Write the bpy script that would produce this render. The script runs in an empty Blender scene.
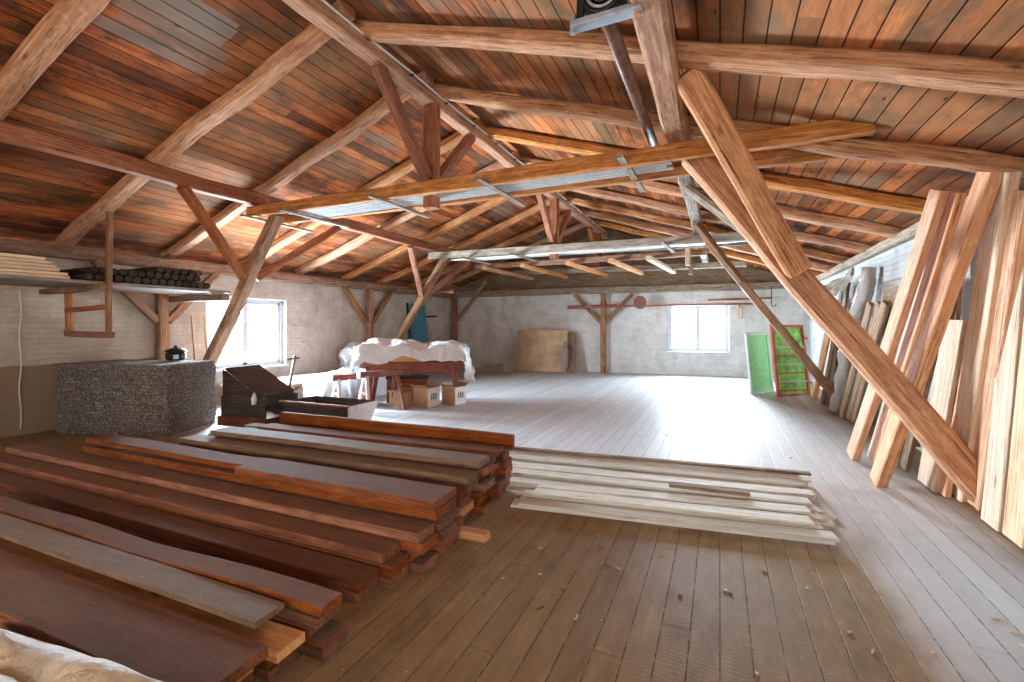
import bpy, bmesh, math, random
from mathutils import Vector, Matrix, noise
random.seed(7)
C = bpy.context.scene.collection
SC = bpy.context.scene
# ---------------------------------------------------------------- camera
EYE = 1.65; F = 450.0; CU = 512.0; HV = 326.0; YAW = math.radians(24.8)
cam_d = bpy.data.cameras.new('camera'); cam = bpy.data.objects.new('camera', cam_d); C.objects.link(cam)
cam.location = (0, 0, EYE); cam.rotation_euler = (math.pi/2, 0, YAW)
cam_d.sensor_width = 36; cam_d.lens = F/1024*36; cam_d.shift_y = -(341-HV)/1024; cam_d.clip_start = .05
SC.camera = cam
# ---------------------------------------------------------------- world, exposure
SC.view_settings.view_transform = 'Standard'; SC.view_settings.look = 'None'
SC.view_settings.gamma = 1; SC.view_settings.use_curve_mapping = False
SC.view_settings.exposure = .3
w = bpy.data.worlds.new('overcast_sky'); SC.world = w; w.use_nodes = True
w.node_tree.nodes['Background'].inputs[0].default_value = (.93, .97, 1, 1)
w.node_tree.nodes['Background'].inputs[1].default_value = 2.2
SC.cycles.max_bounces = 8; SC.cycles.diffuse_bounces = 6; SC.cycles.glossy_bounces = 3
SC.cycles.transparent_max_bounces = 12; SC.cycles.sample_clamp_indirect = 6
# ---------------------------------------------------------------- daylight at the windows, fill lamps added behind the camera
def area_lamp(name, loc, rot, sx, sy, power, col, spread=math.pi):
    l = bpy.data.lights.new(name, 'AREA'); l.shape = 'RECTANGLE'; l.size = sx; l.size_y = sy
    l.energy = power; l.color = col; l.spread = spread
    o = bpy.data.objects.new(name, l); C.objects.link(o); o.location = loc; o.rotation_euler = rot
R90 = math.pi/2
COOL = (.70, .85, 1.0); WARM = (1.0, .90, .78)
area_lamp('daylight_far_window', (-.69, 16.95, 1.62), (-R90, 0, math.radians(6.8)), 2.3, 2.0, 1500, COOL, 2.5)
area_lamp('daylight_left_window', (-10.15, 6.7, 1.6), (0, -R90, 0), 2.0, 2.4, 4200, COOL, 2.5)
area_lamp('added_fill_back', (-5.2, -4.55, 1.6), (R90, 0, 0), 3.4, 2.0, 150, WARM)  # added warm fill from behind the camera, source unseen
area_lamp('added_fill_back_right', (-.6, -4.55, 1.6), (R90, 0, 0), 3.4, 2.0, 230, WARM)  # second added back fill lamp, also unseen
area_lamp('added_fill_left_near', (-10.15, -1.0, 1.6), (0, -R90, 0), 2.0, 3.4, 220, WARM)  # unseen fill lamp, added to brighten the leaning boards
area_lamp('added_fill_right_near', (2.85, -1.6, 1.6), (0, R90, 0), 1.7, 2.4, 240, WARM)  # unseen fill lamp, added to brighten the plank ends
area_lamp('added_uplight', (-3.2, -1.2, .5), (math.radians(180-28), 0, math.radians(0)), 1.6, 1.2, 55, (1, .86, .68))  # unseen uplight without a fixture, added to brighten the ceiling
def sun(name, az, el, strength, ang, col):      # az: degrees towards +X of straight back at the camera
    l = bpy.data.lights.new(name, 'SUN'); l.energy = strength; l.angle = math.radians(ang); l.color = col
    o = bpy.data.objects.new(name, l); C.objects.link(o)
    d = Vector((math.sin(math.radians(az)), -math.cos(math.radians(az)), -math.tan(math.radians(el))))
    o.rotation_euler = d.to_track_quat('-Z', 'Y').to_euler()
sun('low_hazy_sun', 9.5, 9.5, 12, 13, (.86, .93, 1.0))
# ---------------------------------------------------------------- geometry constants (H = height above eye level)
RX = -3.7; XL = -9.6; XR = 2.4; YB = -4.0; SL = .338
def roofz(x): return EYE + 3.3 - SL*abs(x-RX)          # underside of the rafters
def yfar(x): return 15.95 + .12*(x+3.6)
# ---------------------------------------------------------------- materials
def rgb(h): return tuple(h)+(1,) if len(h) == 3 else h
class N:
    def __init__(s, name):
        m = bpy.data.materials.new(name); m.use_nodes = True; s.m = m; s.t = m.node_tree; s.b = s.t.nodes['Principled BSDF']
    def n(s, typ, ins=None, **kw):
        n = s.t.nodes.new(typ)
        for k, v in kw.items(): setattr(n, k, v)
        for k, v in (ins or {}).items():
            if hasattr(v, 'is_linked') or hasattr(v, 'links'): s.t.links.new(v, n.inputs[k])
            else: n.inputs[k].default_value = v
        return n
    def math(s, op, a, b=0.0, c=0.0):
        return s.n('ShaderNodeMath', {0: a, 1: b, 2: c}, operation=op).outputs[0]
    def mix(s, f, a, b, blend='MIX'):
        n = s.n('ShaderNodeMix', data_type='RGBA', blend_type=blend)
        for k, v in ((0, f), (6, a), (7, b)):
            if hasattr(v, 'links'): s.t.links.new(v, n.inputs[k])
            else: n.inputs[k].default_value = v if k == 0 else rgb(v)
        return n.outputs[2]
    def ramp(s, f, stops):
        r = s.n('ShaderNodeValToRGB', {0: f}); e = r.color_ramp.elements
        while len(e) < len(stops): e.new(.5)
        for i, (p, c) in enumerate(stops):
            e[i].position = p; e[i].color = rgb(c) if not isinstance(c, float) else (c, c, c, 1)
        return r.outputs[0]
    def noise(s, vec, scale, det=4, rough=.6, dim='3D'):
        return s.n('ShaderNodeTexNoise', {'Vector': vec, 'Scale': scale, 'Detail': det, 'Roughness': rough}).outputs[0]
    def map(s, vec, sc, loc=(0, 0, 0)):
        return s.n('ShaderNodeMapping', {'Vector': vec, 'Scale': sc, 'Location': loc}).outputs[0]
    def finish(s, col=None, rough=.8, h=None, bump=.3, dist=.01, spec=.3):
        if col is not None:
            if hasattr(col, 'links'): s.t.links.new(col, s.b.inputs['Base Color'])
            else: s.b.inputs['Base Color'].default_value = rgb(col)
        if hasattr(rough, 'links'): s.t.links.new(rough, s.b.inputs['Roughness'])
        else: s.b.inputs['Roughness'].default_value = rough
        s.b.inputs['Specular IOR Level'].default_value = spec
        if h is not None:
            bn = s.n('ShaderNodeBump', {'Height': h, 'Strength': bump, 'Distance': dist})
            s.t.links.new(bn.outputs[0], s.b.inputs['Normal'])
        return s.m

def wood(name, dark, mid, light, dust=None, dustamt=.0, rough=.75, bump=.35, vary=.35, patch=.5, saw=False):
    s = N(name)
    tc = s.n('ShaderNodeTexCoord').outputs['Object']
    rnd = s.n('ShaderNodeObjectInfo').outputs['Random']
    off = s.n('ShaderNodeCombineXYZ', {0: s.math('MULTIPLY', rnd, 37.0), 1: s.math('MULTIPLY', rnd, 11.0), 2: rnd}).outputs[0]
    v = s.n('ShaderNodeVectorMath', {0: tc, 1: off}, operation='ADD').outputs[0]
    g = s.noise(s.map(v, (1.2, 28, 28)), 1.6, 5, .65)
    fine = s.noise(s.map(v, (3, 90, 90)), 2.0, 3, .6)
    big = s.noise(s.map(v, (1.0, 3, 3)), 1.3, 3, .6)
    col = s.ramp(g, [(.3, dark), (.52, mid), (.72, light)])
    col = s.mix(s.math('MULTIPLY', s.ramp(big, [(.4, 0.0), (.65, 1.0)]), patch), col, tuple(c*.55 for c in dark))
    # knots
    vo = s.n('ShaderNodeTexVoronoi', {'Vector': s.map(v, (1.6, 7, 7)), 'Scale': 1.0}).outputs[0]
    col = s.mix(s.ramp(vo, [(.05, .8), (.12, 0.0)]), col, tuple(c*.35 for c in dark))
    ck = s.noise(s.map(v, (.7, 34, 34), (3, 1, 7)), 1.7, 4, .75)
    ckm = s.ramp(ck, [(.36, .8), (.41, 0.0)])
    col = s.mix(ckm, col, tuple(c*.3 for c in dark))
    bl = s.noise(s.map(v, (2.2, 7, 7), (9, 2, 1)), 2.0, 5, .75)
    col = s.mix(s.ramp(bl, [(.50, 0.0), (.62, .45)]), col, light)
    val = s.math('ADD', s.math('MULTIPLY', rnd, vary), 1-vary/2)
    hsv = s.n('ShaderNodeHueSaturation', {'Color': col, 'Value': val, 'Saturation': s.math('ADD', s.math('MULTIPLY', s.math('FRACT', s.math('MULTIPLY', rnd, 7.3)), .3), .85)}).outputs[0]
    if dust:
        nz = s.n('ShaderNodeSeparateXYZ', {0: s.n('ShaderNodeNewGeometry').outputs['Normal']}).outputs[2]
        up = s.ramp(nz, [(.5, 0.0), (.9, 1.0)])
        dn = s.ramp(s.noise(v, 5, 6, .7), [(.25, .35), (.7, 1.0)])
        hsv = s.mix(s.math('MULTIPLY', s.math('MULTIPLY', up, dn), dustamt), hsv, dust)
        sp1 = s.n('ShaderNodeTexVoronoi', {'Vector': v, 'Scale': 22.0}).outputs[0]
        hsv = s.mix(s.math('MULTIPLY', up, s.ramp(sp1, [(.05, .7), (.11, 0.0)])), hsv, tuple(min(1, c*2.6) for c in dust))
    h = s.math('SUBTRACT', s.math('ADD', s.math('MULTIPLY', g, .6), s.math('MULTIPLY', fine, .4)), s.math('MULTIPLY', ckm, .5))
    if saw:
        wv = s.n('ShaderNodeTexWave', {'Vector': v, 'Scale': 14.0, 'Distortion': 3.0, 'Detail': 2.0}, bands_direction='X').outputs[1]
        h = s.math('ADD', h, s.math('MULTIPLY', wv, .25))
    return s.finish(hsv, rough, h, bump, .012, .18)

M = {}
M['rafter'] = wood('old_rafter_wood', (.22, .085, .035), (.50, .22, .095), (.68, .38, .20), rough=.8, vary=.3, patch=.3, bump=.6)
M['strutwood'] = wood('orange_hewn_strut_wood', (.26, .085, .03), (.60, .24, .085), (.80, .43, .20), rough=.75, vary=.02, patch=.2, bump=.7)
M['beam'] = wood('old_beam_wood', (.15, .07, .04), (.32, .16, .085), (.48, .29, .17), rough=.8, vary=.35, patch=.45, bump=.6)
M['ruddy'] = wood('ruddy_beam_wood', (.15, .05, .025), (.34, .11, .045), (.48, .20, .09), rough=.75, vary=.25, patch=.3, bump=.6)
M['greybeam'] = wood('weathered_grey_wood', (.14, .10, .07), (.30, .23, .17), (.48, .40, .31), rough=.85, vary=.3, patch=.3, bump=.6)
M['plank'] = wood('dusty_dark_plank_wood', (.11, .036, .017), (.23, .074, .034), (.35, .125, .056), dust=(.15, .09, .058), dustamt=.9, rough=.88, vary=.5, patch=.45, saw=True)
M['plankgrey'] = wood('grey_dusty_plank_wood', (.10, .06, .035), (.18, .11, .07), (.27, .17, .11), dust=(.22, .16, .12), dustamt=.85, rough=.8, vary=.2, patch=.3)
M['planklight'] = wood('pale_orange_plank_wood', (.42, .17, .06), (.62, .30, .12), (.74, .44, .22), rough=.7, vary=.2, patch=.1)
M['lean'] = wood('orange_sawn_board_wood', (.44, .17, .075), (.70, .34, .17), (.84, .54, .33), rough=.75, vary=.3, patch=.12, saw=True)
M['leanpale'] = wood('pale_sawn_board_wood', (.50, .32, .20), (.70, .50, .33), (.82, .66, .50), rough=.8, vary=.25, patch=.12, saw=True)
M['leandark'] = wood('brown_weathered_board_wood', (.10, .06, .035), (.24, .15, .09), (.38, .27, .18), rough=.8, vary=.4, patch=.3, saw=True)
M['whiteboard'] = wood('whitewashed_board_wood', (.44, .41, .35), (.70, .68, .60), (.82, .81, .75), rough=.7, vary=.25, patch=.04, bump=.25)
M['shelf'] = wood('grey_shelf_wood', (.12, .08, .06), (.28, .21, .16), (.42, .33, .27), rough=.8, vary=.2, patch=.2)
M['log'] = wood('dark_bark', (.02, .014, .011), (.05, .034, .026), (.11, .075, .055), rough=.9, vary=.6, patch=.3, bump=.9)
M['plywood'] = wood('plywood', (.52, .32, .16), (.66, .45, .26), (.76, .57, .37), rough=.6, vary=.05, patch=.05, bump=.1)
M['redwood'] = wood('red_brown_painted_wood', (.14, .04, .03), (.26, .085, .06), (.36, .15, .11), rough=.6, vary=.2, patch=.2)
M['blackwood'] = wood('black_stained_wood', (.025, .018, .016), (.06, .042, .036), (.11, .08, .07), rough=.6, vary=.2, patch=.2)
M['stain'] = wood('pinkish_painted_wood', (.50, .40, .38), (.66, .56, .54), (.78, .70, .69), rough=.6, vary=.1, patch=.05)

def plain(name, c, rough=.6, metal=0, noise_amt=.15, bump=.1, scale=12):
    s = N(name); tc = s.n('ShaderNodeTexCoord').outputs['Object']
    nz = s.noise(tc, scale, 4)
    s.b.inputs['Metallic'].default_value = metal
    col = s.mix(s.ramp(nz, [(.35, 0.0), (.7, 1.0)]), tuple(x*(1-noise_amt) for x in c), tuple(min(1, x*(1+noise_amt)) for x in c))
    return s.finish(col, rough, nz, bump, .01, .5)
M['metal'] = plain('galvanised_profile', (.62, .65, .66), .38, .35)
M['white_frame'] = plain('white_painted_frame', (.60, .64, .70), .45, 0, .05)
M['shaft'] = plain('dark_rusty_steel', (.17, .085, .06), .5, .3, .4)
M['iron'] = plain('black_iron', (.03, .03, .033), .4, .6, .3)
M['castgrey'] = plain('grey_cast_metal', (.32, .36, .42), .45, .3, .2)
M['rust'] = plain('rust', (.45, .17, .07), .8, 0, .3)
M['redpaint'] = plain('red_paint', (.62, .10, .06), .5, 0, .2)
M['redpipe'] = plain('red_brown_pipe_paint', (.30, .085, .06), .5, 0, .3)
M['greenpaint'] = plain('green_board', (.34, .55, .42), .6, 0, .15)
M['brightgreen'] = plain('bright_green_sheet', (.30, .72, .12), .35, 0, .45, .5, 5)
M['bluepaint'] = plain('blue_board', (.05, .26, .36), .5, 0, .3)
M['cardboard'] = plain('cardboard', (.50, .30, .17), .8, 0, .12)
M['ply'] = plain('bent_plywood', (.60, .42, .26), .6, 0, .22, .1, 2.5)
M['print'] = plain('white_box_print', (.78, .77, .74), .6, 0, .06)
M['ink'] = plain('black_ink', (.02, .02, .02), .6, 0, .1)
M['cable'] = plain('pale_cable', (.72, .70, .66), .5, 0, .05)
M['felt'] = plain('dark_wrapping', (.10, .08, .07), .6, 0, .4, .6, 8)
M['label'] = plain('pale_blue_label', (.55, .65, .8), .5, 0, .1)
# boarded roof deck: boards along Y
def deck():
    s = N('roof_boards'); tc = s.n('ShaderNodeTexCoord').outputs['Object']
    sp = s.n('ShaderNodeSeparateXYZ', {0: tc}); x, y = sp.outputs[0], sp.outputs[1]
    t = s.math('DIVIDE', x, .155); idx = s.math('FLOOR', t); fr = s.math('FRACT', t)
    r1 = s.n('ShaderNodeTexWhiteNoise', {'W': idx}, noise_dimensions='1D').outputs[0]
    seg = s.math('FLOOR', s.math('ADD', s.math('DIVIDE', y, 3.4), s.math('MULTIPLY', r1, 5.0)))
    r2 = s.n('ShaderNodeTexWhiteNoise', {0: s.n('ShaderNodeCombineXYZ', {0: idx, 1: seg}).outputs[0]}, noise_dimensions='2D').outputs[0]
    v = s.n('ShaderNodeCombineXYZ', {0: s.math('MULTIPLY', x, 13.0), 1: s.math('ADD', s.math('MULTIPLY', y, 1.1), s.math('MULTIPLY', r2, 50.0)), 2: r2}).outputs[0]
    g = s.math('ADD', s.math('MULTIPLY', s.noise(v, 1.5, 6, .75), .6), s.math('MULTIPLY', s.noise(s.map(v, (5, 1.6, 1)), 1.5, 5, .8), .4))
    big = s.noise(s.map(tc, (3.2, 1.3, 1)), 1.0, 5, .7)
    col = s.ramp(g, [(.28, (.06, .018, .007)), (.48, (.33, .098, .032)), (.75, (.58, .24, .09))])
    tone = s.ramp(r2, [(0, (.35, .30, .30)), (.25, (.75, .66, .60)), (.6, (1.05, .92, .8)), (1, (1.6, 1.45, 1.3))])
    col = s.mix(1.0, col, tone, 'MULTIPLY')
    col = s.mix(s.ramp(big, [(.44, 0.0), (.62, .85)]), col, (.035, .022, .017))
    gp = s.noise(s.map(tc, (1.3, .55, 1), (13.2, 4, 2)), 1.0, 4, .6)
    bx = s.math('MULTIPLY', s.math('LESS_THAN', s.math('ABSOLUTE', s.math('ADD', x, 5.0)), .42), s.math('LESS_THAN', s.math('ABSOLUTE', s.math('ADD', s.math('ADD', y, -2.85), s.math('MULTIPLY', r1, .3))), .52))
    col = s.mix(s.math('MULTIPLY', bx, s.math('ADD', .35, s.math('MULTIPLY', r1, .5))), col, s.mix(g, (.10, .095, .09), (.36, .34, .31)))
    col = s.mix(s.ramp(gp, [(.56, 0.0), (.70, .75)]), col, (.20, .15, .12))
    far = s.noise(s.map(tc, (.5, .35, 1), (3, 9, 1)), 1.0, 2, .5)
    col = s.mix(s.ramp(far, [(.45, 0.0), (.68, .4)]), col, (.42, .25, .13))
    vo = s.n('ShaderNodeTexVoronoi', {'Vector': s.map(tc, (7, 2.2, 1)), 'Scale': 1.0}).outputs[0]
    col = s.mix(s.ramp(vo, [(.04, .85), (.10, 0.0)]), col, (.02, .01, .006))
    gap = s.ramp(fr, [(0, 1.0), (.05, 0.0), (.95, 0.0), (1, 1.0)])
    col = s.mix(gap, col, (.008, .004, .003))
    h = s.math('SUBTRACT', s.math('ADD', s.math('MULTIPLY', g, .3), s.math('MULTIPLY', r2, .25)), gap)
    return s.finish(col, .88, h, .8, .014, .08)
M['deck'] = deck()
def floor_mat():
    s = N('floor_boards'); tc = s.n('ShaderNodeTexCoord').outputs['Object']
    sp = s.n('ShaderNodeSeparateXYZ', {0: tc}); x, y = sp.outputs[0], sp.outputs[1]
    t = s.math('DIVIDE', x, .147); idx = s.math('FLOOR', t); fr = s.math('FRACT', t)
    r1 = s.n('ShaderNodeTexWhiteNoise', {'W': idx}, noise_dimensions='1D').outputs[0]
    ty = s.math('ADD', s.math('DIVIDE', y, 4.2), s.math('MULTIPLY', r1, 5.0)); seg = s.math('FLOOR', ty); fy = s.math('FRACT', ty)
    r2 = s.n('ShaderNodeTexWhiteNoise', {0: s.n('ShaderNodeCombineXYZ', {0: idx, 1: seg}).outputs[0]}, noise_dimensions='2D').outputs[0]
    dust = s.noise(tc, 1.1, 5, .6); fine = s.noise(tc, 30, 3, .7); mid = s.noise(s.map(tc, (6, 1.6, 1)), 2.0, 4, .7)
    col = s.ramp(mid, [(.3, (.18, .113, .048)), (.55, (.26, .17, .078)), (.75, (.36, .25, .125))])
    col = s.mix(1.0, col, s.ramp(r2, [(0, (.86, .85, .84)), (1, (1.1, 1.1, 1.1))]), 'MULTIPLY')
    col = s.mix(s.ramp(dust, [(.4, 0.0), (.75, .35)]), col, (.42, .34, .25))
    # window light, partly trodden dust, painted pale over the open floor, edge frayed
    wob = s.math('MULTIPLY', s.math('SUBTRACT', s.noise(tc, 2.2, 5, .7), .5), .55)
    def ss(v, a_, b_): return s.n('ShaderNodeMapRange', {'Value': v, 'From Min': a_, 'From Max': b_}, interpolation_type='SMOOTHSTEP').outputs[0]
    pm = s.math('MAXIMUM', ss(s.math('ADD', y, wob), 3.7, 4.6), ss(s.math('ADD', x, s.math('MULTIPLY', wob, .5)), .8, 1.15))  # brown side painted where the white planks' shadow falls
    pm = s.math('MULTIPLY', pm, s.math('SUBTRACT', 1.0, ss(s.math('ADD', x, s.math('MULTIPLY', wob, .5)), 1.75, 2.1)))  # strip by the right wall kept brown for the leaning boards' shade
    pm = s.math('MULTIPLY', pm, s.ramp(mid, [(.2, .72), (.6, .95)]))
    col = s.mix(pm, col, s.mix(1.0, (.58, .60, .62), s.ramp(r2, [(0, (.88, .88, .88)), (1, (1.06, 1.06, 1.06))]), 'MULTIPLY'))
    dash = s.ramp(s.noise(s.map(tc, (3, 14, 1)), 1.0, 3, .8), [(.42, 0.0), (.52, 1.0)])
    gapn = s.ramp(fr, [(0, 1.0), (.035, 0.0), (.965, 0.0), (1, 1.0)])
    gap = s.math('MULTIPLY', gapn, s.math('ADD', s.math('MULTIPLY', dash, .75), .25))
    ge = s.ramp(fy, [(0, .3), (.003, 0.0)])
    gap = s.math('MAXIMUM', gap, ge)
    col = s.mix(gap, col, (.03, .018, .01))
    spk = s.n('ShaderNodeTexVoronoi', {'Vector': tc, 'Scale': 9.0, 'Randomness': 1.0}).outputs[0]
    col = s.mix(s.ramp(spk, [(.025, .8), (.06, 0.0)]), col, (.62, .55, .46))
    spk2 = s.n('ShaderNodeTexVoronoi', {'Vector': s.map(tc, (1, 1, 1), (4.4, 2.7, 0)), 'Scale': 6.0}).outputs[0]
    col = s.mix(s.ramp(spk2, [(.02, .9), (.05, 0.0)]), col, (.03, .02, .015))
    wv = s.n('ShaderNodeTexWave', {'Vector': tc, 'Scale': 11.0, 'Distortion': 5.0, 'Detail': 3.0}, bands_direction='Y').outputs[1]
    h = s.math('ADD', s.math('ADD', s.math('MULTIPLY', fine, .3), s.math('MULTIPLY', wv, .09)), s.math('MULTIPLY', mid, .3))
    h = s.math('SUBTRACT', h, gap)
    return s.finish(col, .62, h, .4, .01, .22)
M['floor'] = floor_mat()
def plaster(name, base, grey, brown, brickamt=.5, shade_band=False):
    s = N(name); tc = s.n('ShaderNodeTexCoord').outputs['Object']
    sp = s.n('ShaderNodeSeparateXYZ', {0: tc})
    v = s.n('ShaderNodeCombineXYZ', {0: sp.outputs[0], 1: sp.outputs[2], 2: 0.0}).outputs[0]
    wob = s.n('ShaderNodeTexNoise', {'Vector': v, 'Scale': 3.0}).outputs[1]
    v2 = s.n('ShaderNodeVectorMath', {0: v, 1: s.n('ShaderNodeVectorMath', {0: wob, 'Scale': .05}, operation='SCALE').outputs[0]}, operation='ADD').outputs[0]
    br = s.n('ShaderNodeTexBrick', {'Vector': v2, 'Scale': 1.0, 'Mortar Size': .008, 'Mortar Smooth': .6, 'Brick Width': .26, 'Row Height': .082, 'Color1': (.8, .8, .8, 1), 'Color2': (1, 1, 1, 1), 'Mortar': (.72, .72, .72, 1)})
    a = s.noise(v, 1.3, 6, .65); b = s.noise(v, 5, 5, .7); c = s.noise(s.map(v, (1, .35, 1), (5, 3, 0)), 1.8, 5, .6)
    col = s.mix(s.ramp(a, [(.35, 0.0), (.7, 1.0)]), base, grey)
    col = s.mix(s.ramp(c, [(.48, 0.0), (.75, .75)]), col, brown)
    col = s.mix(s.ramp(b, [(.3, .25), (.6, 0.0)]), col, tuple(x*.5 for x in brown))
    col = s.mix(brickamt, col, br.outputs[0], 'MULTIPLY')
    if shade_band:      # shade beside the panel stack painted as a brown lower band
        wz = s.math('ADD', sp.outputs[2], s.math('MULTIPLY', s.math('SUBTRACT', a, .5), .2))
        mk = s.math('MULTIPLY', s.math('LESS_THAN', wz, 1.06), s.math('LESS_THAN', sp.outputs[0], 9.1))
        col = s.mix(s.math('MULTIPLY', mk, .85), col, (.16, .095, .055))
        col = s.mix(s.math('MULTIPLY', s.math('LESS_THAN', sp.outputs[0], 9.1), .35), col, (.40, .30, .21))
    h = s.math('ADD', s.math('MULTIPLY', b, .6), s.math('MULTIPLY', br.outputs[1], -.5))
    return s.finish(col, .9, h, .6, .02, .2)
M['wall'] = plaster('whitewashed_brick', (.82, .80, .78), (.66, .64, .62), (.48, .42, .36))
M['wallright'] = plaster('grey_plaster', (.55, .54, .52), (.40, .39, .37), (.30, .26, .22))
M['wallnear'] = plaster('shade_banded_whitewashed_brick', (.72, .67, .61), (.52, .46, .40), (.34, .23, .15), shade_band=True)
def glass():
    s = N('window_glass'); o = s.t.nodes['Material Output']
    tr = s.n('ShaderNodeBsdfTransparent', {0: (.97, .98, .98, 1)}); gl = s.n('ShaderNodeBsdfGlossy', {'Roughness': .03})
    mx = s.n('ShaderNodeMixShader', {0: .06, 1: tr.outputs[0], 2: gl.outputs[0]}); s.t.links.new(mx.outputs[0], o.inputs[0]); return s.m
M['glass'] = glass()
def plastic(name, c, trans=.25, rough=.3):
    s = N(name); tc = s.n('ShaderNodeTexCoord').outputs['Object']
    a = s.noise(tc, 9, 5, .7); b = s.n('ShaderNodeTexVoronoi', {'Vector': tc, 'Scale': 7.0}, feature='DISTANCE_TO_EDGE').outputs[0]
    s.b.inputs['Transmission Weight'].default_value = 0
    s.b.inputs['Subsurface Weight'].default_value = 0
    h = s.math('ADD', s.math('MULTIPLY', a, .7), s.math('MULTIPLY', b, .8))
    m = s.finish(s.mix(s.ramp(a, [(.35, 0.0), (.7, 1.0)]), tuple(x*.85 for x in c), c), rough, h, .8, .04, .5)
    tl = s.n('ShaderNodeBsdfTranslucent', {0: rgb(c)})
    mx = s.n('ShaderNodeMixShader', {0: trans, 1: s.b.outputs[0], 2: tl.outputs[0]})
    s.t.links.new(mx.outputs[0], s.t.nodes['Material Output'].inputs[0]); return m
M['sheet'] = plastic('cloudy_white_plastic_sheet', (.88, .91, .94))
M['sheet2'] = plastic('grey_plastic_film', (.50, .43, .37), .2, .3)
M['tarp'] = plastic('cream_tarpaulin', (.62, .50, .36), .05, .6)
def woolboard():
    s = N('wood_wool_board'); rnd = s.n('ShaderNodeObjectInfo').outputs['Random']; tc = s.n('ShaderNodeVectorMath', {0: s.n('ShaderNodeTexCoord').outputs['Object'], 1: s.n('ShaderNodeCombineXYZ', {0: s.math('MULTIPLY', rnd, 31.0), 1: s.math('MULTIPLY', rnd, 17.0), 2: rnd}).outputs[0]}, operation='ADD').outputs[0]
    a = s.noise(tc, 34, 4, .8); b = s.noise(tc, 4, 3, .6)
    vo = s.n('ShaderNodeTexVoronoi', {'Vector': s.map(tc, (1, 1, 1.4)), 'Scale': 55.0}).outputs[0]
    col = s.ramp(a, [(.36, (.025, .02, .018)), (.5, (.22, .19, .17)), (.62, (.52, .49, .46))])
    col = s.mix(s.ramp(b, [(.4, 0.0), (.7, .5)]), col, (.16, .10, .06))
    return s.finish(col, .9, s.math('ADD', a, vo), 1.0, .02, .3)
M['wool'] = woolboard()
# ---------------------------------------------------------------- helpers
WM = {}
I4 = Matrix.Identity(4)
def obj(name, bm, mat, parent=None, mx=None, smooth=False, bevel=0):
    mx = mx or I4
    bmesh.ops.recalc_face_normals(bm, faces=bm.faces)
    me = bpy.data.meshes.new(name); bm.to_mesh(me); bm.free()
    if smooth: me.shade_smooth()
    me.materials.append(mat if not isinstance(mat, str) else M[mat])
    o = bpy.data.objects.new(name, me); C.objects.link(o)
    WM[o] = mx.copy(); o.matrix_basis = mx
    if parent is not None: o.parent = parent; o.matrix_parent_inverse = WM[parent].inverted()
    if bevel:
        b = o.modifiers.new('bevel', 'BEVEL'); b.width = bevel; b.segments = 2; b.limit_method = 'ANGLE'
    return o
def tag(o, label, cat, group=None):
    o['label'] = label; o['category'] = cat
    if group: o['group'] = group
    return o
def empty(name, loc, label, cat, group=None):
    o = bpy.data.objects.new(name, None); C.objects.link(o); o.empty_display_size = .1
    m = Matrix.Translation(loc); o.matrix_basis = m; WM[o] = m
    return tag(o, label, cat, group)
def struct(o): o['kind'] = 'structure'; return o
def frame(p0, p1, up=(0, 0, 1)):
    p0 = Vector(p0); p1 = Vector(p1); x = (p1-p0).normalized(); u = Vector(up)
    if abs(x.dot(u)) > .98: u = Vector((0, 1, 0))
    y = u.cross(x).normalized(); z = x.cross(y)
    m = Matrix((x, y, z)).transposed().to_4x4(); m.translation = (p0+p1)/2
    return m, (p1-p0).length
def box_bm(sx, sy, sz, c=(0, 0, 0), bm=None):
    bm = bm or bmesh.new()
    r = bmesh.ops.create_cube(bm, size=1)
    for v in r['verts']: v.co = Vector((v.co.x*sx+c[0], v.co.y*sy+c[1], v.co.z*sz+c[2]))
    return bm
def timber_bm(L, w, h, wob=.008, cham=.12, seg=.3, bow=0, taper=0, seed=None, slant=0):
    seed = random.random()*100 if seed is None else seed
    n = max(1, int(L/seg)); bm = bmesh.new(); rings = []
    c = cham*min(w, h)
    prof = [(-w/2+c, -h/2), (w/2-c, -h/2), (w/2, -h/2+c), (w/2, h/2-c), (w/2-c, h/2), (-w/2+c, h/2), (-w/2, h/2-c), (-w/2, -h/2+c)]
    for i in range(n+1):
        t = i/n; x = (t-.5)*L
        oy = wob*(noise.noise((x*.9, seed, 0))*2); oz = wob*(noise.noise((x*.9, seed, 9))*2) + bow*(1-(2*t-1)**2)
        r = []
        for k, (a, b) in enumerate(prof):
            d = 1+(noise.noise((x*1.3, seed+k*3.1, 4))*wob*6)
            f = d*(1-taper*t)
            r.append(bm.verts.new((x+(slant*b if i in (0, n) else 0), a*f+oy, b*f+oz)))
        rings.append(r)
    for a, b in zip(rings, rings[1:]):
        for k in range(8): bm.faces.new((a[k], a[(k+1) % 8], b[(k+1) % 8], b[k]))
    bm.faces.new(rings[0][::-1]); bm.faces.new(rings[-1])
    return bm
def timber(name, p0, p1, w, h, mat, parent=None, up=(0, 0, 1), **kw):
    m, L = frame(p0, p1, up)
    return obj(name, timber_bm(L, w, h, **kw), mat, parent, m)
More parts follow.
